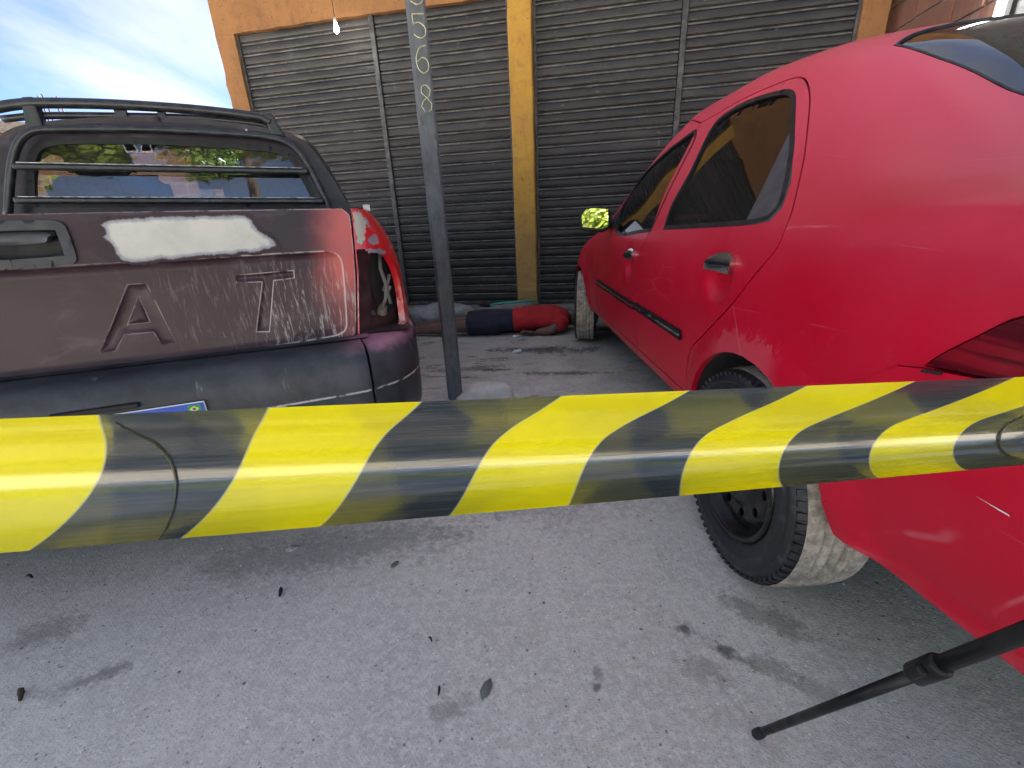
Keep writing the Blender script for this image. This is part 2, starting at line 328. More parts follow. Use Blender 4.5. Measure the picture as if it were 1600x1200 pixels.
    z = nb.xyz(v)[2]; c = nb.mix(nb.math('MULTIPLY', nb.ramp(nb.noise(v, 17, 5, .7), .45, .6), nb.ramp(z, .84, .70, 0, .6)), c, (.55, .42, .42))
    nb.col(c); nb.set(Roughness=.3, Coat_Weight=.3); reg('pickup_red', nb)
    nb = NB('filler_putty'); v = nb.coord('Object'); n = nb.noise(v, 14, 5, .65); n2 = nb.noise(nb.coord('Object', scale=(1, 1, 1)), 38, 6, .75); n3 = nb.noise(v, 9, 3, .6)
    c = nb.mix(nb.ramp(n, .35, .7), (.56, .545, .48), (.47, .46, .42)); e = nb.math('ADD', nb.attr('wear'), nb.math('ADD', nb.ramp(n2, 0, 1, -.22, .22), nb.ramp(n3, 0, 1, -.22, .22)))
    c = nb.mix(nb.ramp(e, .50, .80), (.30, .30, .33), c); c = nb.mix(nb.ramp(e, .22, .48), (.030, .012, .014), c)
    sc = nb.noise(nb.coord('Object', scale=(60, 1, 7), rot=(0, R_(25), 0)), 2.2, 3, .6); c = nb.mix(nb.ramp(sc, .70, .74, 0, .5), c, (.30, .27, .24))
    nb.col(c); nb.set(Roughness=.7); nb.bump(n2, .25, .003); reg('filler_putty', nb)
    simple('filler_putty_green', (.36, .38, .31), .75, 0, (.44, .26, .25), 26, .2); simple('bare_metal', (.22, .23, .27), .45, .3, (.42, .22, .23), 34, .1)
    nb = NB('bumper_grey'); v = nb.coord('Object'); n = nb.noise(v, 6, 6, .7); z = nb.xyz(v)[2]
    c = nb.mix(nb.ramp(n, .35, .7), (.014, .017, .022), (.042, .047, .058)); drip = nb.noise(nb.coord('Object', scale=(26, 26, 3)), 1.4, 4, .65)
    c = nb.mix(nb.ramp(drip, .64, .78, 0, .45), c, (.30, .30, .33)); c = nb.mix(nb.math('MULTIPLY', nb.ramp(nb.math('ADD', z, nb.ramp(n, 0, 1, -.03, .03)), .640, .675, 0, .8), nb.ramp(nb.xyz(v)[0], .60, .74)), c, (.42, .17, .24))
    ew = nb.math('MULTIPLY', nb.attr('wear'), nb.ramp(nb.noise(v, 30, 4), .4, .55)); c = nb.mix(ew, c, (.55, .54, .54))
    nb.col(c); nb.set(Roughness=.5, Specular_IOR_Level=.45); nb.bump(n, .12, .004); reg('bumper_grey', nb)
    simple('guard_black', (.012, .013, .016), .35, 0, (.03, .032, .038), 24, .06)
    simple('worn_edge', (.55, .54, .56), .5, 0, (.10, .10, .11), 45)
    simple('plate_white', (.75, .75, .74), .4); simple('plate_blue', (.015, .07, .42), .35); simple('flag_green', (.01, .25, .06), .4); simple('flag_yellow', (.75, .60, .03), .4)
    simple('rust_maroon', (.030, .012, .014), .7, 0, (.075, .035, .038), 20, .2)
    simple('wire_grey', (.13, .12, .11), .6)

    # barrier tape, printed stripes: one attribute along, one across
    nb = NB('barrier_film'); su = nb.attr('along'); sv = nb.attr('across')
    ys = nb.attr('stripe')                                   # + inside yellow, - inside black, in metres
    bs = nb.attr('under')                                    # stripes of the layer folded behind
    yel = nb.ramp(ys, -.0006, .0006)
    geo = nb.N.new('ShaderNodeCombineXYZ'); nb.L.new(su, geo.inputs[0]); nb.L.new(sv, geo.inputs[1])
    mp = nb.N.new('ShaderNodeMapping'); nb.L.new(geo.outputs[0], mp.inputs[0]); mp.inputs['Scale'].default_value = (.7, 20, 1)
    stk = nb.noise(mp.outputs[0], 3.0, 5, .65, .3)
    mp2 = nb.N.new('ShaderNodeMapping'); nb.L.new(geo.outputs[0], mp2.inputs[0]); mp2.inputs['Scale'].default_value = (14, 60, 1)
    rag = nb.noise(mp2.outputs[0], 5.0, 4, .7)
    und = nb.ramp(nb.math('ADD', bs, nb.ramp(rag, 0, 1, -.011, .011)), -.0008, .0008)
    blk = nb.mix(und, (.030, .040, .052), (.078, .083, .052))
    blk = nb.mix(nb.ramp(stk, .4, .75, 0, .35), blk, (.16, .165, .16))
    ye = nb.mix(nb.ramp(stk, .3, .7), (.76, .67, .003), (.82, .735, .006)); ye = nb.mix(und, ye, (.81, .73, .003))
    edge = nb.ramp(nb.math('ABSOLUTE', ys), .0009, .0002, 0, .5)
    c = nb.mix(yel, blk, ye); c = nb.mix(edge, c, (.55, .56, .40))
    nb.col(c); nb.set(Roughness=nb.ramp(stk, .3, .7, .11, .18), Specular_IOR_Level=.5, IOR=1.85, Coat_Weight=.5, Coat_Roughness=.06)
    fold = nb.math('ADD', nb.math('MULTIPLY', nb.ramp(nb.math('ADD', sv, nb.ramp(stk, 0, 1, -.012, .012)), .655, .668), .9), nb.math('MULTIPLY', nb.ramp(nb.math('ADD', sv, nb.ramp(rag, 0, 1, -.02, .02)), .30, .34), .25))
    nb.bump(nb.math('ADD', nb.math('MULTIPLY', stk, .55), fold), .10, .0025)
    # thin film lets some light through
    tl = nb.N.new('ShaderNodeBsdfTranslucent'); nb.L.new(c, tl.inputs[0])
    ms = nb.N.new('ShaderNodeMixShader'); ms.inputs[0].default_value = .30
    nb.L.new(nb.b.outputs[0], ms.inputs[1]); nb.L.new(tl.outputs[0], ms.inputs[2]); nb.L.new(ms.outputs[0], nb.out.inputs[0]); reg('barrier_film', nb)
    simple('film_seam', (.055, .06, .035), .4)

    simple('tripod_black', (.005, .005, .0055), .4, 0, (.010, .010, .0105), 50, .03, spec=.3)
    simple('skin', (.095, .046, .033), .55, 0, (.135, .068, .048), 8, .1); simple('nail', (.30, .20, .16), .4)
    simple('hair', (.012, .010, .009), .8)
    nb = NB('shirt_red'); v = nb.coord('Object'); n = nb.noise(v, 7, 4, .6); nb.col(nb.mix(nb.ramp(n, .3, .7), (.40, .010, .014), (.30, .006, .010))); nb.set(Roughness=.85); nb.bump(nb.noise(nb.coord('Object', scale=(1, 2.5, 1)), 11, 4, .6, .6), .8, .03); reg('shirt_red', nb)
    nb = NB('shorts_navy'); v = nb.coord('Object'); n = nb.noise(v, 9, 4, .6); nb.col(nb.mix(nb.ramp(n, .3, .7), (.006, .007, .016), (.012, .014, .030))); nb.set(Roughness=.85); nb.bump(nb.noise(v, 12, 4, .6, .6), .8, .03); reg('shorts_navy', nb)
    nb = NB('sack_white'); v = nb.coord('Object'); n = nb.noise(v, 6, 5, .6, .8); nb.col(nb.mix(nb.ramp(n, .3, .7), (.26, .265, .26), (.16, .165, .165))); nb.set(Roughness=.5); nb.bump(nb.noise(v, 14, 5, .65, 1.0), .9, .03); reg('sack_white', nb)
    simple('cloth_tan', (.38, .25, .09), .9, 0, (.27, .16, .06), 12, .5); simple('cloth_grey', (.20, .19, .18), .9, 0, (.13, .125, .12), 10, .5)
    simple('teal_plastic', (.02, .30, .24), .4); simple('paper_white', (.62, .62, .60), .8, 0, (.5, .5, .48), 12)
    simple('rock', (.66, .62, .54), .95, 0, (.45, .43, .39), 8, .8); simple('rubber_black', (.012, .012, .012), .7)
    simple('litter_brown', (.08, .055, .035), .9, 0, (.05, .035, .025), 30); simple('litter_black', (.012, .011, .010), .8); simple('litter_pale', (.42, .40, .37), .8)
    nb = NB('bulb_glow'); nb.col((1, 1, 1)); nb.set(Emission_Color=(1.0, .96, .84, 1), Emission_Strength=9.0); reg('bulb_glow', nb)
    nb = NB('tube_glow'); nb.col((1, 1, 1)); nb.set(Emission_Color=(.92, .96, 1.0, 1), Emission_Strength=3.0); reg('tube_glow', nb)
    simple('socket_white', (.55, .52, .46), .5); simple('cord_dark', (.02, .018, .016), .7); simple('lamp_housing', (.6, .6, .6), .4)
    simple('timber', (.50, .36, .16), .8, 0, (.38, .26, .11), 14, .3); simple('rusty_steel', (.09, .05, .035), .8, .3, (.05, .035, .03), 30)
    simple('bark', (.09, .065, .045), .95, 0, (.05, .038, .028), 20, .8)
    for nm, a, b in (('leaf_bright', (.11, .17, .018), (.17, .20, .025)), ('leaf_mid', (.06, .11, .02), (.10, .15, .03))):
        nb = NB(nm); g = nb.coord('World'); c = nb.mix(nb.ramp(nb.noise(g, 3, 3), .35, .65), a, b); nb.col(c); nb.set(Roughness=.55)
        tl = nb.N.new('ShaderNodeBsdfTranslucent'); nb.L.new(c, tl.inputs[0]); ms = nb.N.new('ShaderNodeMixShader'); ms.inputs[0].default_value = .35
        nb.L.new(nb.b.outputs[0], ms.inputs[1]); nb.L.new(tl.outputs[0], ms.inputs[2]); nb.L.new(ms.outputs[0], nb.out.inputs[0]); reg(nm, nb)
    simple('bounce_earth', (.40, .36, .30), .95, 0, (.32, .285, .235), 3, .5, kind='World')  # lightened to bounce more sun from behind the camera
build_materials()

# ------------------------------------------------------------------ object helpers
def tag(o, label=None, cat=None, group=None, kind=None):
    if label: o['label'] = label
    if cat: o['category'] = cat
    if group: o['group'] = group
    if kind: o['kind'] = kind
    return o
def empty(name, loc=(0, 0, 0), rz=0.0, label=None, cat=None, group=None):
    o = bpy.data.objects.new(name, None); COL.objects.link(o); o.location = loc; o.rotation_euler = (0, 0, rz)
    o.empty_display_size = .1
    return tag(o, label, cat, group)
def link(name, me, parent=None, mat=None):
    o = bpy.data.objects.new(name, me); COL.objects.link(o)
    if parent is not None: o.parent = parent
    if mat and not me.materials: me.materials.append(MATS[mat])
    return o
class MB:
    def __init__(s): s.v = []; s.f = []
    def add(s, vs, fs):
        o = len(s.v); s.v += [tuple(map(float, p)) for p in vs]; s.f += [tuple(i + o for i in f) for f in fs]; return s
    def box(s, c, d, rot=None):
        c = Vector(c); hx, hy, hz = d[0] / 2, d[1] / 2, d[2] / 2
        vs = [Vector((x, y, z)) for x in (-hx, hx) for y in (-hy, hy) for z in (-hz, hz)]
        if rot is not None: vs = [rot @ p for p in vs]
        return s.add([c + p for p in vs], [(0, 1, 3, 2), (4, 6, 7, 5), (0, 4, 5, 1), (2, 3, 7, 6), (0, 2, 6, 4), (1, 5, 7, 3)])
    def tube(s, path, rad, seg=10, cap=True, flat=None):
        path = [Vector(p) for p in path]; n = len(path)
        rad = [rad] * n if isinstance(rad, (int, float)) else rad
        vs = []; prev = None
        for i, p in enumerate(path):
            t = (path[min(i + 1, n - 1)] - path[max(i - 1, 0)]).normalized()
            if prev is None: a = Vector((0, 0, 1)) if abs(t.z) < .9 else Vector((1, 0, 0))
            else: a = prev
            a = (a - a.dot(t) * t).normalized(); prev = a; b = t.cross(a)
            for k in range(seg):
                an = 2 * math.pi * k / seg
                f = flat if flat else 1.0
                vs.append(p + rad[i] * (a * math.cos(an) * f + b * math.sin(an)))
        fs = [(i * seg + k, i * seg + (k + 1) % seg, (i + 1) * seg + (k + 1) % seg, (i + 1) * seg + k) for i in range(n - 1) for k in range(seg)]
        if cap: fs += [tuple(range(seg))[::-1], tuple(range((n - 1) * seg, n * seg))]
        return s.add(vs, fs)
    def lathe(s, prof, seg=32, M=None, closed=False):
        # profile of (axis, radius) about local X axis
        vs = []; n = len(prof)
        for (x, r) in prof:
            for k in range(seg):
                a = 2 * math.pi * k / seg; p = Vector((x, r * math.cos(a), r * math.sin(a))); vs.append(M @ p if M else p)
        fs = [(i * seg + k, i * seg + (k + 1) % seg, (i + 1) * seg + (k + 1) % seg, (i + 1) * seg + k) for i in range(n - 1) for k in range(seg)]
        return s.add(vs, fs)
    def prism(s, poly, ext, M=None):
        # poly: list of 3D points, ext: extrusion vector
        n = len(poly); e = Vector(ext); vs = [Vector(p) for p in poly] + [Vector(p) + e for p in poly]
        return s.add(vs, [tuple(range(n))[::-1], tuple(range(n, 2 * n))] + [(i, (i + 1) % n, n + (i + 1) % n, n + i) for i in range(n)])
    def mesh(s, name, smooth=False, fix=True):
        me = bpy.data.meshes.new(name); me.from_pydata(s.v, [], s.f); me.update()
        if fix:
            bm = bmesh.new(); bm.from_mesh(me); bmesh.ops.recalc_face_normals(bm, faces=bm.faces); bm.to_mesh(me); bm.free()
        if smooth: me.polygons.foreach_set('use_smooth', [True] * len(me.polygons))
        return me
    def obj(s, name, mat, parent=None, smooth=False, bevel=0.0, bseg=2, auto=None):
        o = link(name, s.mesh(name, smooth), parent, mat)
        if bevel:
            m = o.modifiers.new('bevel', 'BEVEL'); m.width = bevel; m.segments = bseg; m.limit_method = 'ANGLE'; m.angle_limit = R_(40)
        if auto is not None: sharpen(o.data, auto)
        return o
def sharpen(me, deg):
    me.polygons.foreach_set('use_smooth', [True] * len(me.polygons))
    bm = bmesh.new(); bm.from_mesh(me)
    for e in bm.edges:
        if len(e.link_faces) == 2 and e.calc_face_angle(0) > R_(deg): e.smooth = False
    bm.to_mesh(me); bm.free()

def pchip(xk, yk, x):
    xk = np.asarray(xk, float); yk = np.asarray(yk, float); x = np.clip(np.asarray(x, float), xk[0], xk[-1])
    hh = np.diff(xk); dl = np.diff(yk) / hh; m = np.zeros_like(yk)
    for i in range(1, len(xk) - 1):
        if dl[i - 1] * dl[i] > 0:
            w1 = 2 * hh[i] + hh[i - 1]; w2 = hh[i] + 2 * hh[i - 1]; m[i] = (w1 + w2) / (w1 / dl[i - 1] + w2 / dl[i])
    m[0] = dl[0]; m[-1] = dl[-1]
    i = np.clip(np.searchsorted(xk, x, side='right') - 1, 0, len(xk) - 2); t = (x - xk[i]) / hh[i]
    return (2 * t**3 - 3 * t**2 + 1) * yk[i] + (t**3 - 2 * t**2 + t) * hh[i] * m[i] + (-2 * t**3 + 3 * t**2) * yk[i + 1] + (t**3 - t**2) * hh[i] * m[i + 1]
def sstep(x, a, b): t = np.clip((np.asarray(x, float) - a) / (b - a), 0, 1); return t * t * (3 - 2 * t)

def inpoly(P, poly):
    P = np.asarray(P); x, y = P[:, 0], P[:, 1]; ins = np.zeros(len(P), bool); n = len(poly)
    for i in range(n):
        x1, y1 = poly[i]; x2, y2 = poly[(i + 1) % n]
        if y1 == y2: continue
        c = ((y1 > y) != (y2 > y)); xi = (x2 - x1) * (y - y1) / (y2 - y1) + x1; ins ^= c & (x < xi)
    return ins
def resample(poly, step, closed=True):
    out = []; n = len(poly)
    for i in range(n if closed else n - 1):
        a = np.array(poly[i], float); b = np.array(poly[(i + 1) % n], float); k = max(1, int(math.ceil(np.linalg.norm(b - a) / step)))
        for j in range(k): out.append(a + (b - a) * j / k)
    if not closed: out.append(np.array(poly[-1], float))
    return out
def smoothpoly(poly, n=5, corner=62, closed=True):
    P = [np.array(p, float) for p in poly]; m = len(P); T = []
    for i in range(m):
        if not closed and i in (0, m - 1): T.append((P[1] - P[0]) if i == 0 else (P[-1] - P[-2])); continue
        a = P[i] - P[i - 1]; b = P[(i + 1) % m] - P[i]
        ang = math.degrees(math.acos(max(-1, min(1, a.dot(b) / (np.linalg.norm(a) * np.linalg.norm(b) + 1e-12)))))
        T.append(None if ang > corner else (P[(i + 1) % m] - P[i - 1]) / 2)
    out = []
    for i in range(m if closed else m - 1):
        p, q = P[i], P[(i + 1) % m]; L = np.linalg.norm(q - p)
        def lim(t): 
            if t is None: return (q - p)
            l = np.linalg.norm(t); return t * min(1, L / (l + 1e-12))
        t0, t1 = lim(T[i]), lim(T[(i + 1) % m])
        for k in range(n):
            t = k / n
            out.append((2 * t**3 - 3 * t**2 + 1) * p + (t**3 - 2 * t**2 + t) * t0 + (-2 * t**3 + 3 * t**2) * q + (t**3 - t**2) * t1)
    if not closed: out.append(P[-1])
    return out
def area2(poly): return sum(poly[i - 1][0] * poly[i][1] - poly[i][0] * poly[i - 1][1] for i in range(len(poly))) / 2
def offset(poly, d):
    # positive d grows the polygon
    P = [np.array(p, float) for p in poly]; n = len(P); s = 1 if area2(poly) > 0 else -1; out = []
    for i in range(n):
        a = P[i] - P[i - 1]; b = P[(i + 1) % n] - P[i]
        na = np.array([a[1], -a[0]]) / (np.linalg.norm(a) + 1e-12); nb_ = np.array([b[1], -b[0]]) / (np.linalg.norm(b) + 1e-12)
        m = na + nb_; l = m.dot(m); m = m / (l if l > .5 else .5) * 2 / 2 * 1.0
        m = (na + nb_) / max(1 + na.dot(nb_), .5)
        out.append(P[i] + m * d * s)
    return out

def panel(name, outline, holes, mapf, step, mat, parent, thick=.012, extra=(), wear=None, smooth_ang=None, flip=False, merge_step=None):
    """A sheet with exact outlines: 2D region (outline minus holes) triangulated, mapped to 3D, with returned edges."""
    es = merge_step or step * .6
    loops = [resample(outline, es)] + [resample(h, es) for h in holes]
    lines = [resample(e, es, closed=c) for e, c in extra]
    V = []; E = []
    for lp in loops:
        o = len(V); V += [tuple(p) for p in lp]; E += [(o + i, o + (i + 1) % len(lp)) for i in range(len(lp))]
    for (ln, (_, c)) in zip(lines, extra):
        o = len(V); V += [tuple(p) for p in ln]; E += [(o + i, o + (i + 1) % len(ln)) for i in range(len(ln) if c else len(ln) - 1)]
    B = np.array(V)
    lo = np.array(loops[0]).min(0); hi = np.array(loops[0]).max(0)
    gx = np.arange(lo[0] + step * .5, hi[0], step); gy = np.arange(lo[1] + step * .5, hi[1], step)
    G = np.stack(np.meshgrid(gx, gy), -1).reshape(-1, 2); G = G + np.random.uniform(-.02, .02, G.shape) * step
    keep = inpoly(G, loops[0])
    for h in loops[1:]: keep &= ~inpoly(G, h)
    G = G[keep]
    if len(G):
        ok = np.ones(len(G), bool)
        for i in range(0, len(G), 2000):
            d = ((G[i:i + 2000, None, :] - B[None]) ** 2).sum(-1).min(1); ok[i:i + 2000] = d > (step * .42) ** 2
        G = G[ok]
    pts = [Vector(p) for p in V] + [Vector(p) for p in G]
    rv, re, rf, *_ = delaunay_2d_cdt(pts, E, [], 0, 1e-6)
    P2 = np.array([tuple(p) for p in rv]); Fc = np.array([f for f in rf if len(f) == 3])
    C = P2[Fc].mean(1); ins = inpoly(C, loops[0])
    for h in loops[1:]: ins &= ~inpoly(C, h)
    Fc = Fc[ins]
    used = np.unique(Fc); mp = -np.ones(len(P2), int); mp[used] = np.arange(len(used)); P2 = P2[used]; Fc = mp[Fc]
    P3 = mapf(P2, 0.0)
    verts = [tuple(p) for p in P3]; faces = [tuple(f) for f in Fc]
    # orient: outward = direction of mapf with positive offset
    e1 = P3[Fc[:, 1]] - P3[Fc[:, 0]]; e2 = P3[Fc[:, 2]] - P3[Fc[:, 0]]; nn = np.cross(e1, e2).sum(0)
    outd = (mapf(P2, .01) - P3).sum(0) if thick else nn
    nfv = np.cross(e1, e2); ov = (mapf(P2, .01) - P3)[Fc[:, 0]]
    if (nfv * ov).sum() < 0: faces = [f[::-1] for f in faces]
    if thick:
        cnt = {}
        for f in faces:
            for a, b in ((f[0], f[1]), (f[1], f[2]), (f[2], f[0])): cnt[(a, b)] = 1
        bd = [(a, b) for (a, b) in cnt if (b, a) not in cnt]
        idx = sorted({i for e in bd for i in e}); bi = {v: i for i, v in enumerate(idx)}
        Pin = mapf(P2[idx], -thick); o = len(verts); verts += [tuple(P3[i]) for i in idx]; verts += [tuple(p) for p in Pin]; m = len(idx)
        faces += [(o + bi[b], o + bi[a], o + m + bi[a], o + m + bi[b]) for a, b in bd]
    me = bpy.data.meshes.new(name); me.from_pydata(verts, [], faces); me.update()
    me.polygons.foreach_set('use_smooth', [True] * len(me.polygons))
    if wear is not None:
        w = wear(P2); at = me.attributes.new('wear', 'FLOAT', 'POINT'); full = np.zeros(len(verts)); full[:len(P2)] = w
        at.data.foreach_set('value', full.astype(np.float32))
    o = link(name, me, parent, mat)
    if smooth_ang: sharpen(me, smooth_ang)
    return o

# ================================================================== setting
def build_ground():
    bm = bmesh.new(); bmesh.ops.create_grid(bm, x_segments=8, y_segments=8, size=150)
    me = bpy.data.meshes.new('ground'); bm.to_mesh(me); bm.free()
    tag(link('ground', me, None, 'concrete_ground'), kind='structure')
    mb = MB(); mb.add([(-60, -9.5, .004), (60, -9.5, .004), (60, -1.6, .004), (-60, -1.6, .004)], [(0, 1, 2, 3)]); tag(mb.obj('bounce_road', 'bounce_earth', None), kind='structure')  # unseen earth strip behind the camera, added to bounce sun into the yard
build_ground()

WALL_ANG = R_(-11.0); OW = gnd(826, 474, .10); OW[2] = 0
def wl(u, y, z=0.0):                      # wall frame -> world
    c, s = math.cos(WALL_ANG), math.sin(WALL_ANG); return Vector((OW[0] + c * u - s * y, OW[1] + s * u + c * y, z))
Z_LINT = 2.965; Z_STEP = 0.10
def rough_slab(mb, u0, u1, y0, y1, z0, z1, n=10, amp=.008, axis='z', seed=1, sides=(1, 1)):
    """box whose long edges are hand-plastered: slightly uneven"""
    rnd = random.Random(seed); rows = []
    for i in range(n + 1):
        t = i / n; z = z0 + (z1 - z0) * t
        a = rnd.uniform(-amp, amp) * sides[0]; b = rnd.uniform(-amp, amp) * sides[1]; c = rnd.uniform(-amp, amp) * .6
        rows.append([(u0 + a, y0 + c, z), (u1 + b, y0 + c, z), (u1 + b, y1, z), (u0 + a, y1, z)])
    vs = [p for r in rows for p in r]
    fs = [(i * 4 + k, i * 4 + (k + 1) % 4, (i + 1) * 4 + (k + 1) % 4, (i + 1) * 4 + k) for i in range(n) for k in range(4)] + [(3, 2, 1, 0), tuple(n * 4 + k for k in range(4))]
    mb.add(vs, fs)
def build_shop():
    B = empty('shop_building', (OW[0], OW[1], 0), WALL_ANG, 'ochre shop building with four black roller shutters and a yellow centre post', 'building')
    mb = MB()                                            # lintel with an uneven lower edge
    n = 60; rnd = random.Random(3); us = np.linspace(-3.25, 3.10, n)
    lo = [(u, -.06, Z_LINT + rnd.uniform(-.005, .006) + .004 * math.sin(u * 2.1)) for u in us]
    vs = []
    for (u, y, z) in lo: vs += [(u, y, z), (u, y, 3.6), (u, .25, 3.6), (u, .25, z)]
    fs = [(i * 4 + k, i * 4 + (k + 1) % 4, (i + 1) * 4 + (k + 1) % 4, (i + 1) * 4 + k) for i in range(n - 1) for k in range(4)] + [(0, 3, 2, 1), tuple((n - 1) * 4 + k for k in range(4))]
    mb.add(vs, fs); mb.obj('lintel', 'ochre_render', B)
    mb = MB(); mb.box((1.375, 2.5, 4.4), (9.25, 5.12, 1.6 - .004)); mb.obj('upper_shade_wall', 'ochre_render', B)  # unseen wall, made tall and long to shade the forecourt from the sun
    mb = MB(); mb.box((-3.12, 2.65, 1.8), (.16, 4.78, 3.6)); mb.obj('side_wall', 'grey_render', B)
    mb = MB(); mb.box((3.0, 2.65, 1.8), (.16, 4.78, 3.6)); mb.obj('side_wall', 'grey_render', B)
    mb = MB(); rough_slab(mb, -3.25, -3.035, -.06, .25, 0, Z_LINT + .02, 26, .007, seed=5, sides=(1.2, .6)); mb.obj('pillar', 'ochre_render', B)
    mb = MB(); rough_slab(mb, 2.892, 3.10, -.06, .25, 0, Z_LINT + .02, 20, .006, seed=6); mb.obj('pillar', 'ochre_render', B)
    mb = MB(); rough_slab(mb, -.106, .117, -.13, .10, Z_STEP, Z_LINT + .03, 24, .0035, seed=8)
    o = mb.obj('centre_post', 'ochre_post', B, bevel=.012); o['label'] = 'mustard yellow square post between the two pairs of shutters'
    mb = MB(); mb.box((-.07, .30, 1.5), (6.2, .03, 3.0)); mb.obj('backing', 'body_dark', B)
    prof = [(.0, .012), (.0030, .012), (.0042, -.010), (.007, -.0125), (.034, -.0140), (.060, -.0125), (.0625, -.0110), (.0640, .006), (.0690, .006), (.0705, -.0100), (.0735, -.0130), (.0790, -.0142), (.0845, -.0130), (.0875, -.0100), (.0890, .008), (.0945, .012), (.0985, .012)]
    pitch = .0985; gaps = [(-3.035, -1.527), (-1.473, -.106), (.117, 1.458), (1.512, 2.892)]
    for k, (a, b) in enumerate(gaps):
        a += .004; b -= .004; L = b - a; m = 9; rnd = random.Random(30 + k)
        vs = []
        for i in range(m + 1):
            for (z, y) in prof: vs.append((L * i / m, y + .0015 * math.sin(i * 2.3 + k), z))
        p = len(prof); fs = [(i * p + j, (i + 1) * p + j, (i + 1) * p + j + 1, i * p + j + 1) for i in range(m) for j in range(p - 1)]
        me = MB().add(vs, fs).mesh('slat', True, fix=False)
        me.flip_normals() if me.polygons[4 * (p - 1) // (p - 1)].normal.y > 0 else None
        bar = MB(); bar.box((a + L / 2, -.004, Z_STEP + .022), (L, .03, .036)); sh = bar.obj('roller_shutter', 'rail_black', B, bevel=.004)
        sh['label'] = ['black shutter at the far left end behind the pickup', 'black shutter between number post and yellow post', 'black shutter right of the yellow post', 'black shutter above the red car roof'][k]
        z = Z_STEP + .04; i = 0
        while z < Z_LINT + .02:
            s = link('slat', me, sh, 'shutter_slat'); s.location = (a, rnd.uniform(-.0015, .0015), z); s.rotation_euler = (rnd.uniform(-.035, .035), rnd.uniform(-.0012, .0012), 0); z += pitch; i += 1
    for u, w, d in ((-1.50, .05, .038), (1.485, .05, .038), (-3.025, .03, .045), (2.882, .03, .045), (-.122, .025, .03), (.133, .025, .03)):
        mb = MB(); mb.box((u, -.012, (Z_LINT + Z_STEP) / 2), (w, d, Z_LINT - Z_STEP + .02)); mb.obj('guide_rail', 'rail_black', B, bevel=.004)
    mb = MB(); rnd = random.Random(12); n = 40; us = np.linspace(-3.4, 3.15, n); vs = []
    for u in us:
        f = -.30 + rnd.uniform(-.012, .012); zt = Z_STEP - .004 + rnd.uniform(-.006, .002)
        vs += [(u, f - .01, 0.0), (u, f, zt - .01), (u, f + .015, zt), (u, .25, zt + .002), (u, .25, 0)]
    p = 5; fs = [(i * p + k, i * p + (k + 1) % p, (i + 1) * p + (k + 1) % p, (i + 1) * p + k) for i in range(n - 1) for k in range(p)] + [tuple(range(p)), tuple((n - 1) * p + k for k in range(p))]
    s = mb.add(vs, fs).obj('shop_step', 'step_concrete', None); s.location = (OW[0], OW[1], 0); s.rotation_euler = (0, 0, WALL_ANG); tag(s, kind='structure')
build_shop()

def build_side_wall():
    """unplastered clay-block wall at right angles to the shop front, beside the red car"""
    B = empty('brick_side_wall', wl(3.18, 0), WALL_ANG, 'bare red clay brick wall beyond the red car roof at right edge', 'wall')
    mb = MB(); mb.box((.105, -.45, 1.7), (.15, 1.58, 3.4)); mb.obj('mortar_bed', 'mortar', B)
    mb = MB(); rough_slab(mb, .012, .18, -3.6, -1.245, 0, 3.4, 12, .006, seed=4); mb.obj('rendered_section', 'grey_render', B)
    bm = bmesh.new(); bmesh.ops.create_cube(bm, size=1); bmesh.ops.scale(bm, vec=(.12, .276, .180), verts=bm.verts); bmesh.ops.bevel(bm, geom=bm.edges[:], offset=.006, segments=1, affect='EDGES')
    me = bpy.data.meshes.new('brick'); bm.to_mesh(me); bm.free()
    rnd = random.Random(9); row = 0; z = .105
    while z < 3.35:
        y = .20 - (.145 if row % 2 else 0)
        while y > -1.16:
            b = link('brick', me, B, 'clay_brick'); b.location = (.075 + rnd.uniform(-.008, .006), y, z + rnd.uniform(-.003, .003)); b.rotation_euler = (rnd.uniform(-.01, .01), 0, rnd.uniform(-.02, .02)); y -= .292
        z += .196; row += 1
build_side_wall()
def build_tube_lamp():
    L_ = empty('tube_lamp', wl(3.155, -1.20, 1.72), WALL_ANG, 'lit white fluorescent tube mounted upright on the brick side wall', 'lamp')
    mb = MB(); mb.box((.012, 0, .62), (.03, .05, 1.26)); mb.obj('housing', 'lamp_housing', L_, bevel=.004)
    mb = MB(); mb.tube([(-.025, 0, .03), (-.025, 0, 1.21)], .013, 14); mb.obj('tube', 'tube_glow', L_, smooth=True)
    for z in (.015, 1.225):
        mb = MB(); mb.box((-.018, 0, z), (.04, .032, .03)); mb.obj('end_cap', 'lamp_housing', L_, bevel=.003)
build_tube_lamp()
def build_bulb():
    P = wl(-1.72, -.33, 2.79)
    L_ = empty('light_bulb', P, 0, 'lit bare bulb hanging on a cord in front of the left shutter', 'lamp')
    mb = MB(); mb.lathe([(-.060, .001), (-.058, .012), (-.05, .021), (-.035, .028), (-.018, .030), (0, .027), (.018, .020), (.034, .015), (.045, .0135)], 20, Matrix.Rotation(R_(-90), 4, 'Y')); mb.obj('bulb', 'bulb_glow', L_, smooth=True)
    mb = MB(); mb.lathe([(.044, .0), (.044, .0165), (.075, .019), (.085, .012), (.095, .005)], 16, Matrix.Rotation(R_(-90), 4, 'Y')); mb.obj('socket', 'socket_white', L_, smooth=True)
    mb = MB(); mb.tube([(0, 0, .09), (-.004, .01, .25), (-.008, .04, .5), (-.002, .30, .72)], .004, 6); mb.obj('cord', 'cord_dark', L_)
    L_.scale = (.8, .8, .8)
build_bulb()

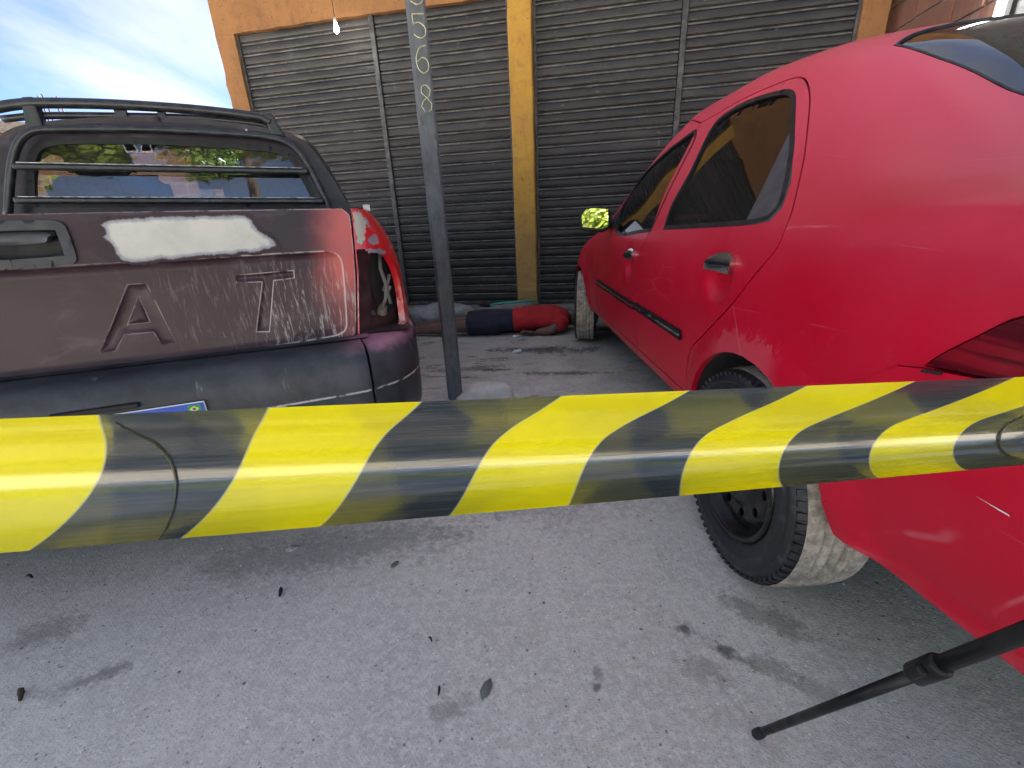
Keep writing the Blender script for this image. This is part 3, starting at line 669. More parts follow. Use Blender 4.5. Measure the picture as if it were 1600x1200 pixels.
# number post
def build_post():
    base = gnd(712, 622)
    P = empty('number_post', base, R_(12), 'grey steel post with chalked digits standing in front of shutters', 'post')
    w, d = .086, .055
    mb = MB(); rnd = random.Random(2); rows = []
    for i in range(31):
        z = -.02 + i * .105; a = .0012
        ring = [(-w / 2, -d / 2), (w / 2, -d / 2), (w / 2, d / 2), (-w / 2, d / 2)]
        c = .012; r8 = [(-w/2 + c, -d/2), (w/2 - c, -d/2), (w/2, -d/2 + c), (w/2, d/2 - c), (w/2 - c, d/2), (-w/2 + c, d/2), (-w/2, d/2 - c), (-w/2, -d/2 + c)]
        ox, oy = rnd.uniform(-a, a), rnd.uniform(-a, a)
        rows += [(x - .018 * z / 3 + ox, y + oy, z) for x, y in r8]
    fs = [(i * 8 + k, i * 8 + (k + 1) % 8, (i + 1) * 8 + (k + 1) % 8, (i + 1) * 8 + k) for i in range(30) for k in range(8)] + [tuple(range(8))[::-1], tuple(240 + k for k in range(8))]
    mb.add(rows, fs).obj('shaft', 'grey_post', P)
    # chalk digits, drawn as strokes on the front face (x across in units of width, z in metres above ground)
    def digit(ch, zc, hh, strokes, xo=0.0):
        pts_obj = MB()
        for st in strokes:
            pl = smoothpoly(st, 6, 75, closed=False)
            pts = [(xo + p[0] * .066 - .018 * (zc + p[1] * hh) / 3, -d / 2 - .0006, zc + p[1] * hh) for p in pl]
            pts_obj.tube(pts, .0085, 8, flat=.2)
        o = pts_obj.obj('painted_digit', 'chalk_yellow', P)
    five = [[(.42, .5), (-.38, .46), (-.36, .08), (.05, .14), (.40, -.06), (.36, -.36), (.02, -.5), (-.38, -.36)]]
    six = [[(.30, .50), (-.12, .40), (-.40, .05), (-.32, -.34), (.05, -.5), (.38, -.32), (.34, -.04), (.02, .06), (-.32, -.08)]]
    eight = [[(.05, .04), (-.30, .22), (-.22, .46), (.10, .5), (.34, .34), (.22, .12), (-.16, -.06), (-.38, -.28), (-.10, -.5), (.26, -.42), (.36, -.18), (.05, .04)]]
    def zpx(y):
        v = ray(660, y); t = base[1] / v[1]; return CAM_H + v[2] * t - 0
    for name, (y0, y1), st in (('5', (-20, 12), five), ('5', (26, 64), five), ('6', (75, 118), six), ('8', (137, 178), eight)):
        z1, z0 = zpx(y0), zpx(y1); digit(name, (z0 + z1) / 2, (z1 - z0), st, .004)
    mb = MB(); rnd = random.Random(5)      # lump of concrete at its foot
    bm = bmesh.new(); bmesh.ops.create_icosphere(bm, subdivisions=3, radius=1)
    for v in bm.verts:
        f = 1 + .16 * math.sin(v.co.x * 3.1 + v.co.y * 2) + .12 * math.sin(v.co.z * 5 + v.co.x * 4) + rnd.uniform(-.03, .03)
        v.co = Vector((v.co.x * .17 * f, v.co.y * .085 * f, max(v.co.z * .088 * f, -.02)))
    me = bpy.data.meshes.new('concrete_lump'); bm.to_mesh(me); bm.free(); me.polygons.foreach_set('use_smooth', [True] * len(me.polygons))
    o = link('concrete_lump', me, None, 'rock'); g = gnd(762, 622); o.location = (g[0], g[1], .012); o.rotation_euler = (0, 0, R_(-6))
    tag(o, 'pale lump of broken concrete on the ground beside number post', 'rubble')
build_post()

# ---------------------------------------------------------------- trees and the yard beyond
def leaf_crown(seed, rx, rz, n, leaf=.16, blobs=16):
    rnd = np.random.RandomState(seed); C = []
    for i in range(blobs):
        a = rnd.uniform(0, 2 * math.pi); r = rnd.uniform(.15, .85) ** .7; z = rnd.uniform(-.75, .85)
        C.append((math.cos(a) * r * rx, math.sin(a) * r * rx, z * rz, rnd.uniform(.28, .5)))
    vs = np.zeros((n * 4, 3))
    for i in range(n):
        c = C[rnd.randint(len(C))]; d = rnd.normal(size=3); d /= np.linalg.norm(d); rad = c[3] * rx * rnd.uniform(.55, 1.05)
        p = np.array(c[:3]) + d * rad * np.array([1, 1, .8]); nrm = d * .6 + rnd.normal(size=3) * .6; nrm /= np.linalg.norm(nrm)
        t = np.cross(nrm, [0.2, .3, .9]); t /= np.linalg.norm(t) + 1e-9; b = np.cross(nrm, t); s = leaf * rnd.uniform(.6, 1.3)
        vs[i * 4:i * 4 + 4] = [p - t * s * .9, p - b * s * .35, p + t * s * .9, p + b * s * .35]
    return vs, [(4 * i, 4 * i + 1, 4 * i + 2, 4 * i + 3) for i in range(n)]
def build_trees():
    vs, fs = leaf_crown(3, 2.1, 1.9, 9000); crownA = MB().add(vs, fs).mesh('crown', False, fix=False)
    vs, fs = leaf_crown(8, 1.7, 1.3, 6000, .12); crownB = MB().add(vs, fs).mesh('crown', False, fix=False)
    def trunk(hh, spread, seed):
        rnd = random.Random(seed); mb = MB()
        mb.tube([(0, 0, -.1), (.05, .02, hh * .35), (-.04, .05, hh * .7), (.02, 0, hh)], [.17, .14, .11, .08], 9)
        for i in range(6):
            a = i * 1.05 + rnd.uniform(-.3, .3); z0 = hh * rnd.uniform(.75, .98)
            mb.tube([(0, 0, z0), (math.cos(a) * spread * .4, math.sin(a) * spread * .4, z0 + .5), (math.cos(a) * spread * .6, math.sin(a) * spread * .6, z0 + 1.0)], [.07, .045, .018], 6)
        return mb.mesh('trunk', True)
    tA, tB = trunk(3.2, 2.0, 1), trunk(1.9, 1.5, 2)
    spots = [(-7.5, -9.5, 0, 1.0, 'A', 'leafy street tree behind the camera, left end of the row'), (-3.4, -10.5, 1.3, 1.0, 'A', 'leafy street tree behind the camera, second from the left'), (1.0, -9.0, 2.2, 1.1, 'A', 'leafy street tree behind the camera, middle of the row'), (7.0, -10.5, 3.9, 1.1, 'A', 'leafy street tree behind the camera, second from the right'), (12, -8.5, 5.0, 1.05, 'A', 'leafy street tree behind the camera, right end of the row'),
             (-6.2, 12.2, .5, .92, 'B', 'green tree behind the far brick yard wall, seen through the pickup cab'), (-9.0, 14.0, 2.0, .95, 'B', 'green tree beside the far brick house, seen through the pickup cab')]
    for (x, y, rz, s, k, lab) in spots:
        T = empty('tree', (x, y, 0), rz, lab, 'tree', 'street trees behind the camera' if k == 'A' else 'trees in the yard beyond'); T.scale = (s, s, s)
        link('trunk', tA if k == 'A' else tB, T, 'bark')
        c = link('crown', crownA if k == 'A' else crownB, T, 'leaf_bright' if k == 'A' else 'leaf_mid'); c.location = (0, 0, 4.0 if k == 'A' else 2.45)
build_trees()
def build_yard():
    # low brick wall left of the shop, seen through the pickup's glass
    a = Vector((-9.2, 8.3, 0)); b = Vector((-4.1, 9.8, 0)); d = (b - a); L = d.length; ang = math.atan2(d.y, d.x)
    Wl = empty('yard_wall', a, ang, 'sunlit low red brick wall beyond the pickup cab', 'wall')
    mb = MB(); mb.box((L / 2, .07, 1.02), (L, .14, 2.04)); mb.obj('brickwork', 'far_brick', Wl)
    for i in range(4):
        mb = MB(); mb.box((.2 + i * (L - .4) / 3, .07, 1.05), (.22, .2, 2.1)); mb.obj('pier', 'mortar', Wl)
    for i, (x0, x1, lab) in enumerate(((.9, 2.3, 'pale timber prop leaning on the yard wall, left one of three'), (2.9, 2.0, 'pale timber prop leaning on the yard wall, middle one of three'), (3.2, 4.5, 'pale timber prop leaning on the yard wall, right one of three'))):
        mb = MB(); p0 = Vector((x0, -.9, 0)); p1 = Vector((x1, -.08, 2.35)); mb.tube([p0, p1], .05, 4)
        o = mb.obj('timber_prop', 'timber', None); o.location = a; o.rotation_euler = (0, 0, ang); tag(o, lab, 'timber', 'props on the yard wall')
    # unfinished house with starter bars, hidden behind the pickup roof except for the bars
    v = ray(80, 176); dist = 15.0 / math.hypot(v[0], v[1]); top = CAM_H + v[2] * dist
    c = Vector((v[0] * dist, v[1] * dist, 0))
    H = empty('brick_house', c, R_(38), 'unfinished brick house with steel starter bars behind the pickup roof', 'building')
    mb = MB(); mb.box((-.5, 2.5, top / 2 - .25), (6, 5, top - .5)); mb.obj('wall', 'far_brick', H)
    mb = MB(); mb.box((-.5, 2.5, top - .36), (6.2, 5.2, .22)); mb.obj('roof_slab', 'mortar', H)
    for x in (-2.4, .2, 1.6):
        mb = MB(); mb.box((x, -.012, 1.45), (1.0, .06, 1.1)); w = mb.obj('window', 'body_dark', H); mb = MB(); mb.box((x, -.06, .86), (1.14, .12, .06)); mb.obj('sill', 'mortar', w)
    for i, (px, y0) in enumerate(((62, 150), (68, 147), (85, 152), (91, 151))):
        v2 = ray(px, y0); loc = H.matrix_world
        t = dist * 1.02; P = Vector((v2[0] * t, v2[1] * t, CAM_H + v2[2] * t))
        Mi = Matrix.Translation(c) @ Matrix.Rotation(R_(38), 4, 'Z'); q = Mi.inverted() @ P
        mb = MB(); mb.tube([(q.x, q.y, top - .5), (q.x, q.y, q.z * .5 + top * .5), (q.x - .03, q.y, q.z)], .016, 6); mb.obj('starter_bar', 'rusty_steel', H)
build_yard()

# ================================================================== vehicles
class Body:
    """half section swept along y: q 0..1 sill to belt, 1..2 belt to cant rail, 2..3 rail to centre line"""
    QN = np.array([0, .12, .35, .6, .8, .93, 1.0, 1.5, 1.85, 2.0, 2.15, 2.5, 3.0])
    K = .45                                          # metres per unit q in the flat layout
    def __init__(s, tab, arches=(), flare=.018, fx=(.945, .972, .992, 1, .996, .984, .966)):
        t = np.array(tab, float); s.yk = t[:, 0]; s.c = t[:, 1:]; s.arches = arches; s.fl = flare; s.fx = fx
    def nodes(s, y):
        W_, zs, zb, xr, zr, zc = [pchip(s.yk, s.c[:, i], y) for i in range(6)]
        xb = W_ * s.fx[6]; X = [W_ * f for f in s.fx]; Z = [zs + (zb - zs) * q for q in s.QN[:7]]
        X += [xb + (xr - xb) * .50 + .016, xb + (xr - xb) * .86 + .012, xr - .004, xr * .86, xr * .5, 0 * xr]
        Z += [zb + (zr - zb) * .52, zb + (zr - zb) * .88, zr - .002, zr + (zc - zr) * .40, zr + (zc - zr) * .80, zc]
        return np.stack(X, -1), np.stack(Z, -1)
    def base(s, y, q):
        y = np.asarray(y, float); q = np.clip(np.asarray(q, float), 0, 3); X, Z = s.nodes(y); Q = s.QN
        i = np.clip(np.searchsorted(Q, q, side='right') - 1, 0, len(Q) - 2); r = np.arange(len(y)); out = []
        hq = Q[i + 1] - Q[i]; t = (q - Q[i]) / hq
        for A, end in ((X, 'x'), (Z, 'z')):
            def tan(k):
                a = np.clip(k - 1, 0, len(Q) - 1); b = np.clip(k + 1, 0, len(Q) - 1)
                m = (A[r, b] - A[r, a]) / (Q[b] - Q[a])
                if end == 'z': m = np.where(k == len(Q) - 1, 0, m)
                return m
            p0, p1 = A[r, i], A[r, i + 1]; m0, m1 = tan(i) * hq, tan(i + 1) * hq
            out.append((2 * t**3 - 3 * t**2 + 1) * p0 + (t**3 - 2 * t**2 + t) * m0 + (-2 * t**3 + 3 * t**2) * p1 + (t**3 - t**2) * m1)
        x, z = out
        for (ya, za, ra) in s.arches:
            d = np.hypot(y - ya, z - za); x = x + s.fl * sstep(d, ra + .085, ra + .02) * (q < 1.2)
        return np.stack([x, y, z], -1)
    def P(s, yq, off=0.0):
        yq = np.asarray(yq, float); y = yq[:, 0]; q = yq[:, 1] / s.K; p = s.base(y, q); e = 2e-3
        dy = s.base(y + e, q) - s.base(y - e, q); dq = s.base(y, np.minimum(q + e, 3)) - s.base(y, np.maximum(q - e, 0))
        n = np.cross(dq, dy); n /= np.linalg.norm(n, axis=1)[:, None] + 1e-12
        sg = np.sign(n[:, 0] * np.maximum(p[:, 0], .02) + n[:, 2] * np.where(q > 1.9, 1, 0)); n *= np.where(sg == 0, 1, sg)[:, None]
        off = np.asarray(off); return p + n * (off[:, None] if off.ndim else off)

def wheel(root, loc, face, rad, width, steer=0.0, mud=True, name='wheel'):
    """face = -1 outer side looks to local -x, +1 to +x"""
    Wh = bpy.data.objects.new(name, None); COL.objects.link(Wh); Wh.parent = root; Wh.location = loc; Wh.rotation_euler = (0, 0, steer); Wh.empty_display_size = .05
    w = width / 2; f = face; rr = rad * .64
    mb = MB(); mb.lathe([(f * (w - .012), rr - .004), (f * (w - .002), rr + .006), (f * (w + .004), rr + .02), (f * (w + .0065), rr + .034), (f * (w + .0085), rr + .037), (f * (w + .0085), rr + .042), (f * (w + .007), rr + .045), (f * (w + .0075), rr + .06), (f * (w + .005), rad - .042), (f * (w + .0065), rad - .040), (f * (w + .0055), rad - .034), (f * (w + .001), rad - .026), (f * (w - .008), rad - .013), (f * (w - .016), rad - .007)], 64)
    mb.lathe([(-f * (w - .016), rad - .007), (-f * (w + .006), rad - .04), (-f * w, rr)], 48); mb.obj('tyre', 'tyre_wall', Wh, smooth=True)
    ty = Wh.children[0]
    pr = []; xs = np.linspace(-(w - .014), w - .014, 41)
    for x in xs:
        t = abs(x) / w; r = rad - .008 * t**3
        for g in (-.038, -.013, .013, .038):
            if abs(x - g) < .0035: r -= .008
        pr.append((x, r))
    mb = MB(); mb.lathe(pr, 72); tr = mb.obj('tread', 'tyre_mud' if mud else 'tyre_wall', ty, smooth=True)
    mb = MB()                                            # shoulder lugs
    for sd in (1, -1):
        for k in range(70):
            a = 2 * math.pi * k / 70; M = Matrix.Rotation(a, 3, 'X')
            mb.box(M @ Vector((sd * (w - .010), 0, rad - .0135)), (.024, .013, .010), M @ Matrix.Rotation(sd * .35, 3, 'Y'))
    tag(mb.obj('shoulder_lug', 'tyre_wall', ty), kind='stuff')
    mb = MB(); mb.lathe([(f * (w - .006), rr), (f * (w + .001), rr - .002), (f * (w + .001), rr - .012), (f * (w - .01), rr - .016), (f * (w - .03), rr - .022), (f * (w - .045), rr - .03), (-f * (w - .01), rr - .02), (-f * (w - .004), rr)], 56)
    rim = mb.obj('rim', 'rim_black', Wh, smooth=True)
    def disc(P2, off):
        r = np.hypot(P2[:, 0], P2[:, 1]); x = pchip([0, .03, .045, .07, .085, .105, .125, .15, .17], [w - .035, w - .035, w - .012, w - .008, w - .022, w - .028, w - .024, w - .038, w - .05], r)
        return np.stack([f * (x + off), P2[:, 0], P2[:, 1]], -1)
    circ = lambda cx, cy, r, n=20, sx=1.0, ang=0: [(cx + math.cos(ang) * r * sx * math.cos(t) - math.sin(ang) * r * math.sin(t), cy + math.sin(ang) * r * sx * math.cos(t) + math.cos(ang) * r * math.sin(t)) for t in np.linspace(0, 2 * math.pi, n, endpoint=False)]
    holes = [circ(.115 * math.cos(a), .115 * math.sin(a), .013, 12, 1.0, a) for a in np.linspace(0, 2 * math.pi, 10, endpoint=False)]
    holes += [circ(.055 * math.cos(a), .055 * math.sin(a), .008, 8) for a in np.linspace(.3, 2 * math.pi + .3, 4, endpoint=False)]
    panel('wheel_disc', circ(0, 0, rr - .024, 48), holes, disc, .012, 'rim_black', rim, thick=.006)
    mb = MB(); mb.lathe([(f * (w - .09), .001), (f * (w - .09), rr - .02)], 32); mb.obj('brake_drum', 'body_dark', rim)
    return Wh

# ---------------------------------------------------------------- the red car
XC = 1.432; CY = 2.3
CAR = Body([
    # y     W     zs    zb    xr    zr    zc
    (.13, .690, .40, .860, .56, .900, .915),
    (.20, .765, .37, .905, .60, .945, .965),
    (.32, .800, .36, .930, .62, .975, .995),
    (.50, .820, .355, .942, .62, 1.000, 1.02),
    (.66, .828, .345, .948, .60, 1.040, 1.065),
    (.84, .832, .33, .945, .565, 1.128, 1.17),
    (1.0, .834, .315, .938, .545, 1.222, 1.27),
    (1.16, .834, .31, .934, .535, 1.302, 1.355),
    (1.4, .834, .31, .926, .540, 1.362, 1.415),
    (1.75, .834, .31, .917, .548, 1.392, 1.448),
    (2.1, .834, .31, .909, .552, 1.392, 1.452),
    (2.4, .832, .31, .903, .560, 1.340, 1.42),
    (2.65, .830, .31, .898, .590, 1.235, 1.34),
    (2.9, .826, .31, .890, .640, 1.075, 1.205),
    (3.1, .822, .31, .872, .680, .935, 1.06),
    (3.3, .818, .31, .845, .690, .895, .945),
    (3.6, .812, .31, .795, .670, .850, .905),
    (3.9, .795, .32, .725, .620, .790, .85),
    (4.15, .745, .34, .645, .540, .700, .76),
    (4.30, .66, .36, .585, .44, .62, .66)],
    arches=((1.0, .29, .33), (3.62, .29, .33)))
def build_red_car():
    T = empty('red_car', (XC, CY, 0), 0, 'faded red sedan parked on the right with black steel wheels', 'car')
    K = CAR.K
    def side(sg):                                        # sg -1: side facing the camera
        def f(yq, off=0.0):
            p = CAR.P(yq, off); return np.stack([sg * p[:, 0], p[:, 1] - CY, p[:, 2]], -1)
        return f
    near, far = side(-1), side(1)
    # lookup table: pixel -> (y, q)
    yy = np.linspace(.14, 4.28, 520); qq = np.linspace(0, 3, 420); G = np.stack(np.meshgrid(yy, qq * K), -1).reshape(-1, 2)
    pw = near(G) + np.array([XC, CY, 0]); px = projw(pw); nrm = near(G, .01) - near(G)
    face = ((np.array([0, 0, CAM_H]) - pw) * nrm).sum(1) > -.0004
    Gf, pf = G[face], px[face]
    def inv(pts):
        out = []
        for p in pts:
            d = ((pf - np.array(p)) ** 2).sum(1); j = np.argpartition(d, 6)[:6]; w = 1 / (d[j] + 1e-3); out.append((Gf[j] * w[:, None]).sum(0) / w.sum())
        return out
    Q = lambda y, q: np.array([y, q * K])
    bl = inv([(1095, 192), (1068, 243), (1037, 305), (1017, 360), (1000, 395), (992, 435), (989, 480), (995, 530)])
    rear_edge = inv([(1252, 121), (1262, 132), (1265, 165), (1257, 240), (1245, 300), (1232, 345), (1215, 385), (1175, 435), (1140, 480), (1100, 522), (1080, 545), (1073, 575)])
    top = inv([(1230, 125), (1200, 137), (1160, 155), (1125, 175)])
    yb = bl[-1][0]
    rd = smoothpoly([*bl[::-1], *top[::-1], *rear_edge, Q(1.385, .14), Q(1.42, .085), Q(yb + .01, .085)][::-1], 5, 60)
    fd_top = [Q(t[0], t[1]) for t in ((2.0, 1.93), (2.2, 1.92), (2.4, 1.88), (2.6, 1.78), (2.75, 1.55), (2.88, 1.12))]
    fd_top = [p for p in fd_top if p[0] > bl[0][0] + .06]
    fd = smoothpoly([*bl[::-1], *fd_top, Q(2.95, .92), Q(2.955, .6), Q(2.93, .3), Q(2.90, .085), Q(yb + .01, .085)], 5, 60)
    rw = smoothpoly(inv([(1037, 358), (1050, 320), (1080, 265), (1108, 207), (1122, 187), (1150, 167), (1190, 150), (1228, 141), (1240, 144), (1243, 157), (1240, 225), (1232, 280), (1220, 320), (1200, 342), (1170, 350), (1100, 355)]), 4, 60)
    tri = inv([(1163, 351), (1196, 285), (1237, 200), (1243, 215), (1236, 285), (1222, 325), (1202, 346), (1175, 352)])
    fw = smoothpoly(inv([(1017, 361), (962, 362), (972, 322), (1000, 281), (1025, 252), (1060, 222), (1087, 203), (1085, 220), (1065, 260), (1045, 300), (1027, 340)]), 4, 60)
    glass_edge = inv([(1398, 71), (1430, 78), (1480, 95), (1530, 116), (1598, 147)])
    ge = [np.array([g[0], max(g[1], 2.0 * K)]) for g in glass_edge]
    print('glass edge', [(round(g[0], 2), round(g[1] / K, 2)) for g in glass_edge], 'B', [(round(g[0], 2), round(g[1] / K, 2)) for g in bl], 'rear', [(round(g[0], 2), round(g[1] / K, 2)) for g in rear_edge])
    rg = smoothpoly([*ge, Q(.66, 2.12), Q(.62, 2.35), Q(.60, 3.2), Q(1.27, 3.2), Q(1.24, 2.5)], 4, 50)
    ws = smoothpoly([Q(2.42, 3.2), Q(2.40, 2.4), Q(2.46, 2.12), Q(2.7, 2.07), Q(2.95, 2.07), Q(3.10, 2.14), Q(3.20, 2.5), Q(3.24, 3.2)], 4, 50)
    def arch(yc, ra):
        # circle in (y, z) turned into layout coordinates
        out = []
        for a in np.linspace(0, 2 * math.pi, 40, endpoint=False):
            y = yc + ra * math.cos(a); z = .29 + ra * math.sin(a)
            zs = float(pchip(CAR.yk, CAR.c[:, 1], y)); zb = float(pchip(CAR.yk, CAR.c[:, 2], y)); out.append(np.array([y, (z - zs) / (zb - zs) * K]))
        return out
    ar, af = arch(1.006, .330), arch(3.62, .333)
    lamp = smoothpoly(inv([(1446, 571), (1480, 550), (1530, 526), (1598, 496)]) + [Q(.30, .90), Q(.14, .86), Q(.14, .52), Q(.30, .58)] + inv([(1597, 601), (1530, 588)]), 4, 50)
    seam = inv([(1405, 571), (1350, 594), (1300, 632), (1272, 672)])
    bump_ = [*inv([(1597, 603), (1530, 590), (1446, 575)]), *seam, Q(.70, .30), Q(.70, -.02), Q(.13, -.02), Q(.13, .56)]
    bump_ = bump_[::-1]
    g = .0022
    body_out = [Q(.13, 0), Q(3.0, 0), Q(3.0, 3), Q(.13, 3)]
    holes = [offset(rd, g), offset(fd, g), ar, offset(rg, .003), offset(ws, .003), offset(lamp, .002), offset(bump_, .0003)]
    sill_front = [Q(2.96, -.05), Q(4.4, -.05), Q(4.4, 3.1), Q(2.96, 3.1)]
    dep_c = inv([(1121, 433)])[0]; dep_f = inv([(983, 410)])[0]
    def handle_dip(c, ry, rq):
        def d(yq): r = np.hypot((yq[:, 0] - c[0]) / ry, (yq[:, 1] - c[1]) / rq); return -.022 * sstep(r, 1.0, .45)
        return d
    dr, dfr = handle_dip(dep_c, .085, .060), handle_dip(dep_f, .085, .060)
    def ring(c, ry, rq, k): return [np.array([c[0] + ry * k * math.cos(t), c[1] + rq * k * math.sin(t)]) for t in np.linspace(0, 2 * math.pi, 28, endpoint=False)]
    for sd, mp in (('near', near), ('far', far)):
        stp = .026 if sd == 'near' else .06
        # raised flat swage along the tail, like a pressed crease
        def shell(yq, off=0.0): return mp(yq, off)
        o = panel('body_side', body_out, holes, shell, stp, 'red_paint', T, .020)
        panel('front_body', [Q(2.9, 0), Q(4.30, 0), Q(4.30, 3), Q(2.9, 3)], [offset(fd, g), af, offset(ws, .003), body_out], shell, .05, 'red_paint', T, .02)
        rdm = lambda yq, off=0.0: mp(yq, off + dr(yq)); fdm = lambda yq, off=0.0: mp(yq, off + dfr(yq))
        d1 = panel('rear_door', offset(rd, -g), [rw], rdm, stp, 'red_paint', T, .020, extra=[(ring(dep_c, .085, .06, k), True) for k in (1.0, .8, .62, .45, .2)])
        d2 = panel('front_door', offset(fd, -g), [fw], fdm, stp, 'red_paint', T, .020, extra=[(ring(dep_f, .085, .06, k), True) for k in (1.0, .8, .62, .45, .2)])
        # windows: rubber frame, glass, the black filler at the back
        rub = lambda yq, off=0.0: mp(yq, off + .0015); gls = lambda yq, off=0.0: mp(yq, off - .006)
        panel('window_seal', offset(rw, .002), [offset(rw, -.011)], rub, .02, 'black_plastic', d1, .012)
        panel('window_seal', offset(fw, .002), [offset(fw, -.010)], rub, .02, 'black_plastic', d2, .012)
        panel('window_pane', offset(rw, -.006), [], gls, .03, 'car_glass', d1, 0)
        panel('window_pane', offset(fw, -.006), [], gls, .03, 'car_glass', d2, 0)
        panel('quarter_filler', tri, [], lambda yq, off=0.0: mp(yq, off + .0005), .03, 'grey_plastic', d1, .008)
        # handle flaps in chrome
        for c, dd, kk in ((dep_c, d1, 1), (dep_f, d2, 1)):
            hp = [(c[0] + a * .082, c[1] + b * .058) for a, b in ((1.02, .22), (.7, .58), (.2, .80), (-.45, .84), (-.95, .70), (-1.0, .42), (-.72, .16), (.1, .20))]
            hp = smoothpoly(hp, 4, 80)
            panel('handle', hp, [], lambda yq, off=0.0, c=c: mp(yq, off + .002 + .013 * np.sin(np.clip((yq[:, 1] - c[1] - .008) / .042, 0, 1) * math.pi)), .012, 'chrome', dd, .018)
        # side moulding
        for (y0, y1), dd in (((1.435, yb - .012), d1), ((yb + .012, 2.90), d2)):
            qa = lambda z, y: float((z - pchip(CAR.yk, CAR.c[:, 1], y)) / (pchip(CAR.yk, CAR.c[:, 2], y) - pchip(CAR.yk, CAR.c[:, 1], y)) * K)
            ml = [(y0, qa(.553, y0)), (y1, qa(.560, y1)), (y1, qa(.592, y1)), (y0, qa(.585, y0))]
            m_ = panel('side_moulding', ml, [], lambda yq, off=0.0: mp(yq, off + .010), .03, 'black_plastic', dd, .010)
            m2 = [(y0, qa(.566, y0)), (y1, qa(.573, y1)), (y1, qa(.581, y1)), (y0, qa(.574, y0))]
            panel('moulding_strip', m2, [], lambda yq, off=0.0: mp(yq, off + .0125), .03, 'chrome', m_, .004)
        panel('tail_lamp', offset(lamp, -.001), [], lambda yq, off=0.0: mp(yq, off + .003), .03, 'tail_lamp_red', T, .012)
        inner = offset(lamp, -.030)
        def bmp(yq, off=0.0):
            y, q = yq[:, 0], yq[:, 1] / K; p = CAR.base(y, np.clip(q, 0, 3)); z = p[:, 2]
            crest = np.interp(z, [.30, .36, .50, .590, .600, .66, .74], [-.035, -.020, .004, .016, .015, .004, .000]); return mp(yq, off + .004 + crest * sstep(y, .74, .50))
        zc = []
        for y in (.13, .2, .3, .4, .5, .6):
            zs = float(pchip(CAR.yk, CAR.c[:, 1], y)); zb = float(pchip(CAR.yk, CAR.c[:, 2], y)); zc.append((y, (.595 - zs) / (zb - zs) * K))
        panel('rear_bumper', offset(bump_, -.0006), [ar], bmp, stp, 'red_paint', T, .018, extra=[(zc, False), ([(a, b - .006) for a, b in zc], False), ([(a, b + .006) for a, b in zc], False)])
        panel('inner_shell', [Q(.16, .02), Q(4.27, .02), Q(4.27, 3), Q(.16, 3)], [offset(rw, .004), offset(fw, .004), offset(ar, .004), offset(af, .004), offset(rg, .004), offset(ws, .004)], lambda yq, off=0.0: mp(yq, off - .032), .07, 'body_dark', T, 0)
        panel('rear_window', offset(rg, -.002), [(Q(0, 3.0)), Q(5, 3.0), Q(5, 3.5), Q(0, 3.5)] and [], lambda yq, off=0.0: mp(np.stack([yq[:, 0], np.minimum(yq[:, 1], 3 * K)], -1), off - .004), .04, 'car_glass', T, 0)
        sl = panel('rear_window_seal', [(p[0], min(p[1], 3 * K)) for p in offset(rg, .002)], [[(p[0], p[1] if p[1] < 2.99 * K else 4 * K) for p in offset(rg, -.003)]], lambda yq, off=0.0: mp(np.stack([yq[:, 0], np.minimum(yq[:, 1], 3 * K)], -1), off + .001), .03, 'black_plastic', T, .008)
        panel('windscreen', [(p[0], min(p[1], 3 * K)) for p in offset(ws, -.002)], [], lambda yq, off=0.0: mp(yq, off - .004), .06, 'car_glass', T, 0)
        sgn = -1 if sd == 'near' else 1
        for yc in (1.0, 3.62):                           # wheel wells
            mb = MB(); n = 26; vs = []
            for a in np.linspace(R_(22), R_(158), n):
                for xx in (.845, .78, .58): vs.append((sgn * (xx if xx < .8 else .828), yc - CY + .338 * math.cos(a), .29 + .338 * math.sin(a)))
            fs = [(i * 3 + k, (i + 1) * 3 + k, (i + 1) * 3 + k + 1, i * 3 + k + 1) for i in range(n - 1) for k in (0, 1)]
            o_ = len(vs); vs.append((sgn * .58, yc - CY, .42)); fs += [(i * 3 + 2, (i + 1) * 3 + 2, o_) for i in range(n - 1)]
            mb.add(vs, fs).obj('wheel_well', 'interior_dark', T, smooth=True)
        # strip pressed under the tail lamp
        led = inv([(1412, 573), (1450, 577), (1530, 592), (1560, 597), (1520, 597), (1440, 583)])
        if sd == 'near':
            vent = inv([(1452, 576), (1482, 580), (1479, 585), (1450, 580)]); panel('vent_slot', vent, [], lambda yq, off=0.0: mp(yq, off + .012), .01, 'body_dark', T, .004)
            sc1 = inv([(1548, 771), (1600, 799), (1600, 803), (1568, 784)]); o = panel('paint_scratch', sc1, [], lambda yq, off=0.0: bmp(yq, off + .0012), .01, 'scratch_white', T, 0)
    wheel(T, (-.748, 1.0 - CY, .29), -1, .29, .182); wheel(T, (.755, 1.0 - CY, .29), 1, .29, .165)
    wheel(T, (-.765, 3.62 - CY, .29), -1, .29, .165, steer=R_(-12)); wheel(T, (.755, 3.62 - CY, .29), 1, .29, .165, steer=R_(-12))
    # mirror
    for sg in (-1, 1):
        my, mz, mx = 2.63 - CY, .968, sg * .905
        bm = bmesh.new(); bmesh.ops.create_uvsphere(bm, u_segments=24, v_segments=16, radius=1)
        for v in bm.verts:
            x, y, z = v.co; p = 3.2; k = (abs(x) ** p + abs(z) ** p) ** (1 / p); r2 = math.hypot(x, z)
            if r2 > 1e-6: x, z = x * r2 / k, z * r2 / k
            v.co = (x * .092, (y * .075 if y > 0 else y * .012), z * (.068 if sg * x > -.2 else .074))
        me = bpy.data.meshes.new('wing_mirror'); bm.to_mesh(me); bm.free(); me.polygons.foreach_set('use_smooth', [True] * len(me.polygons))
        m_ = link('wing_mirror', me, T, 'black_plastic'); m_.location = (mx, my, mz); m_.rotation_euler = (R_(-9), 0, R_(5 * sg))
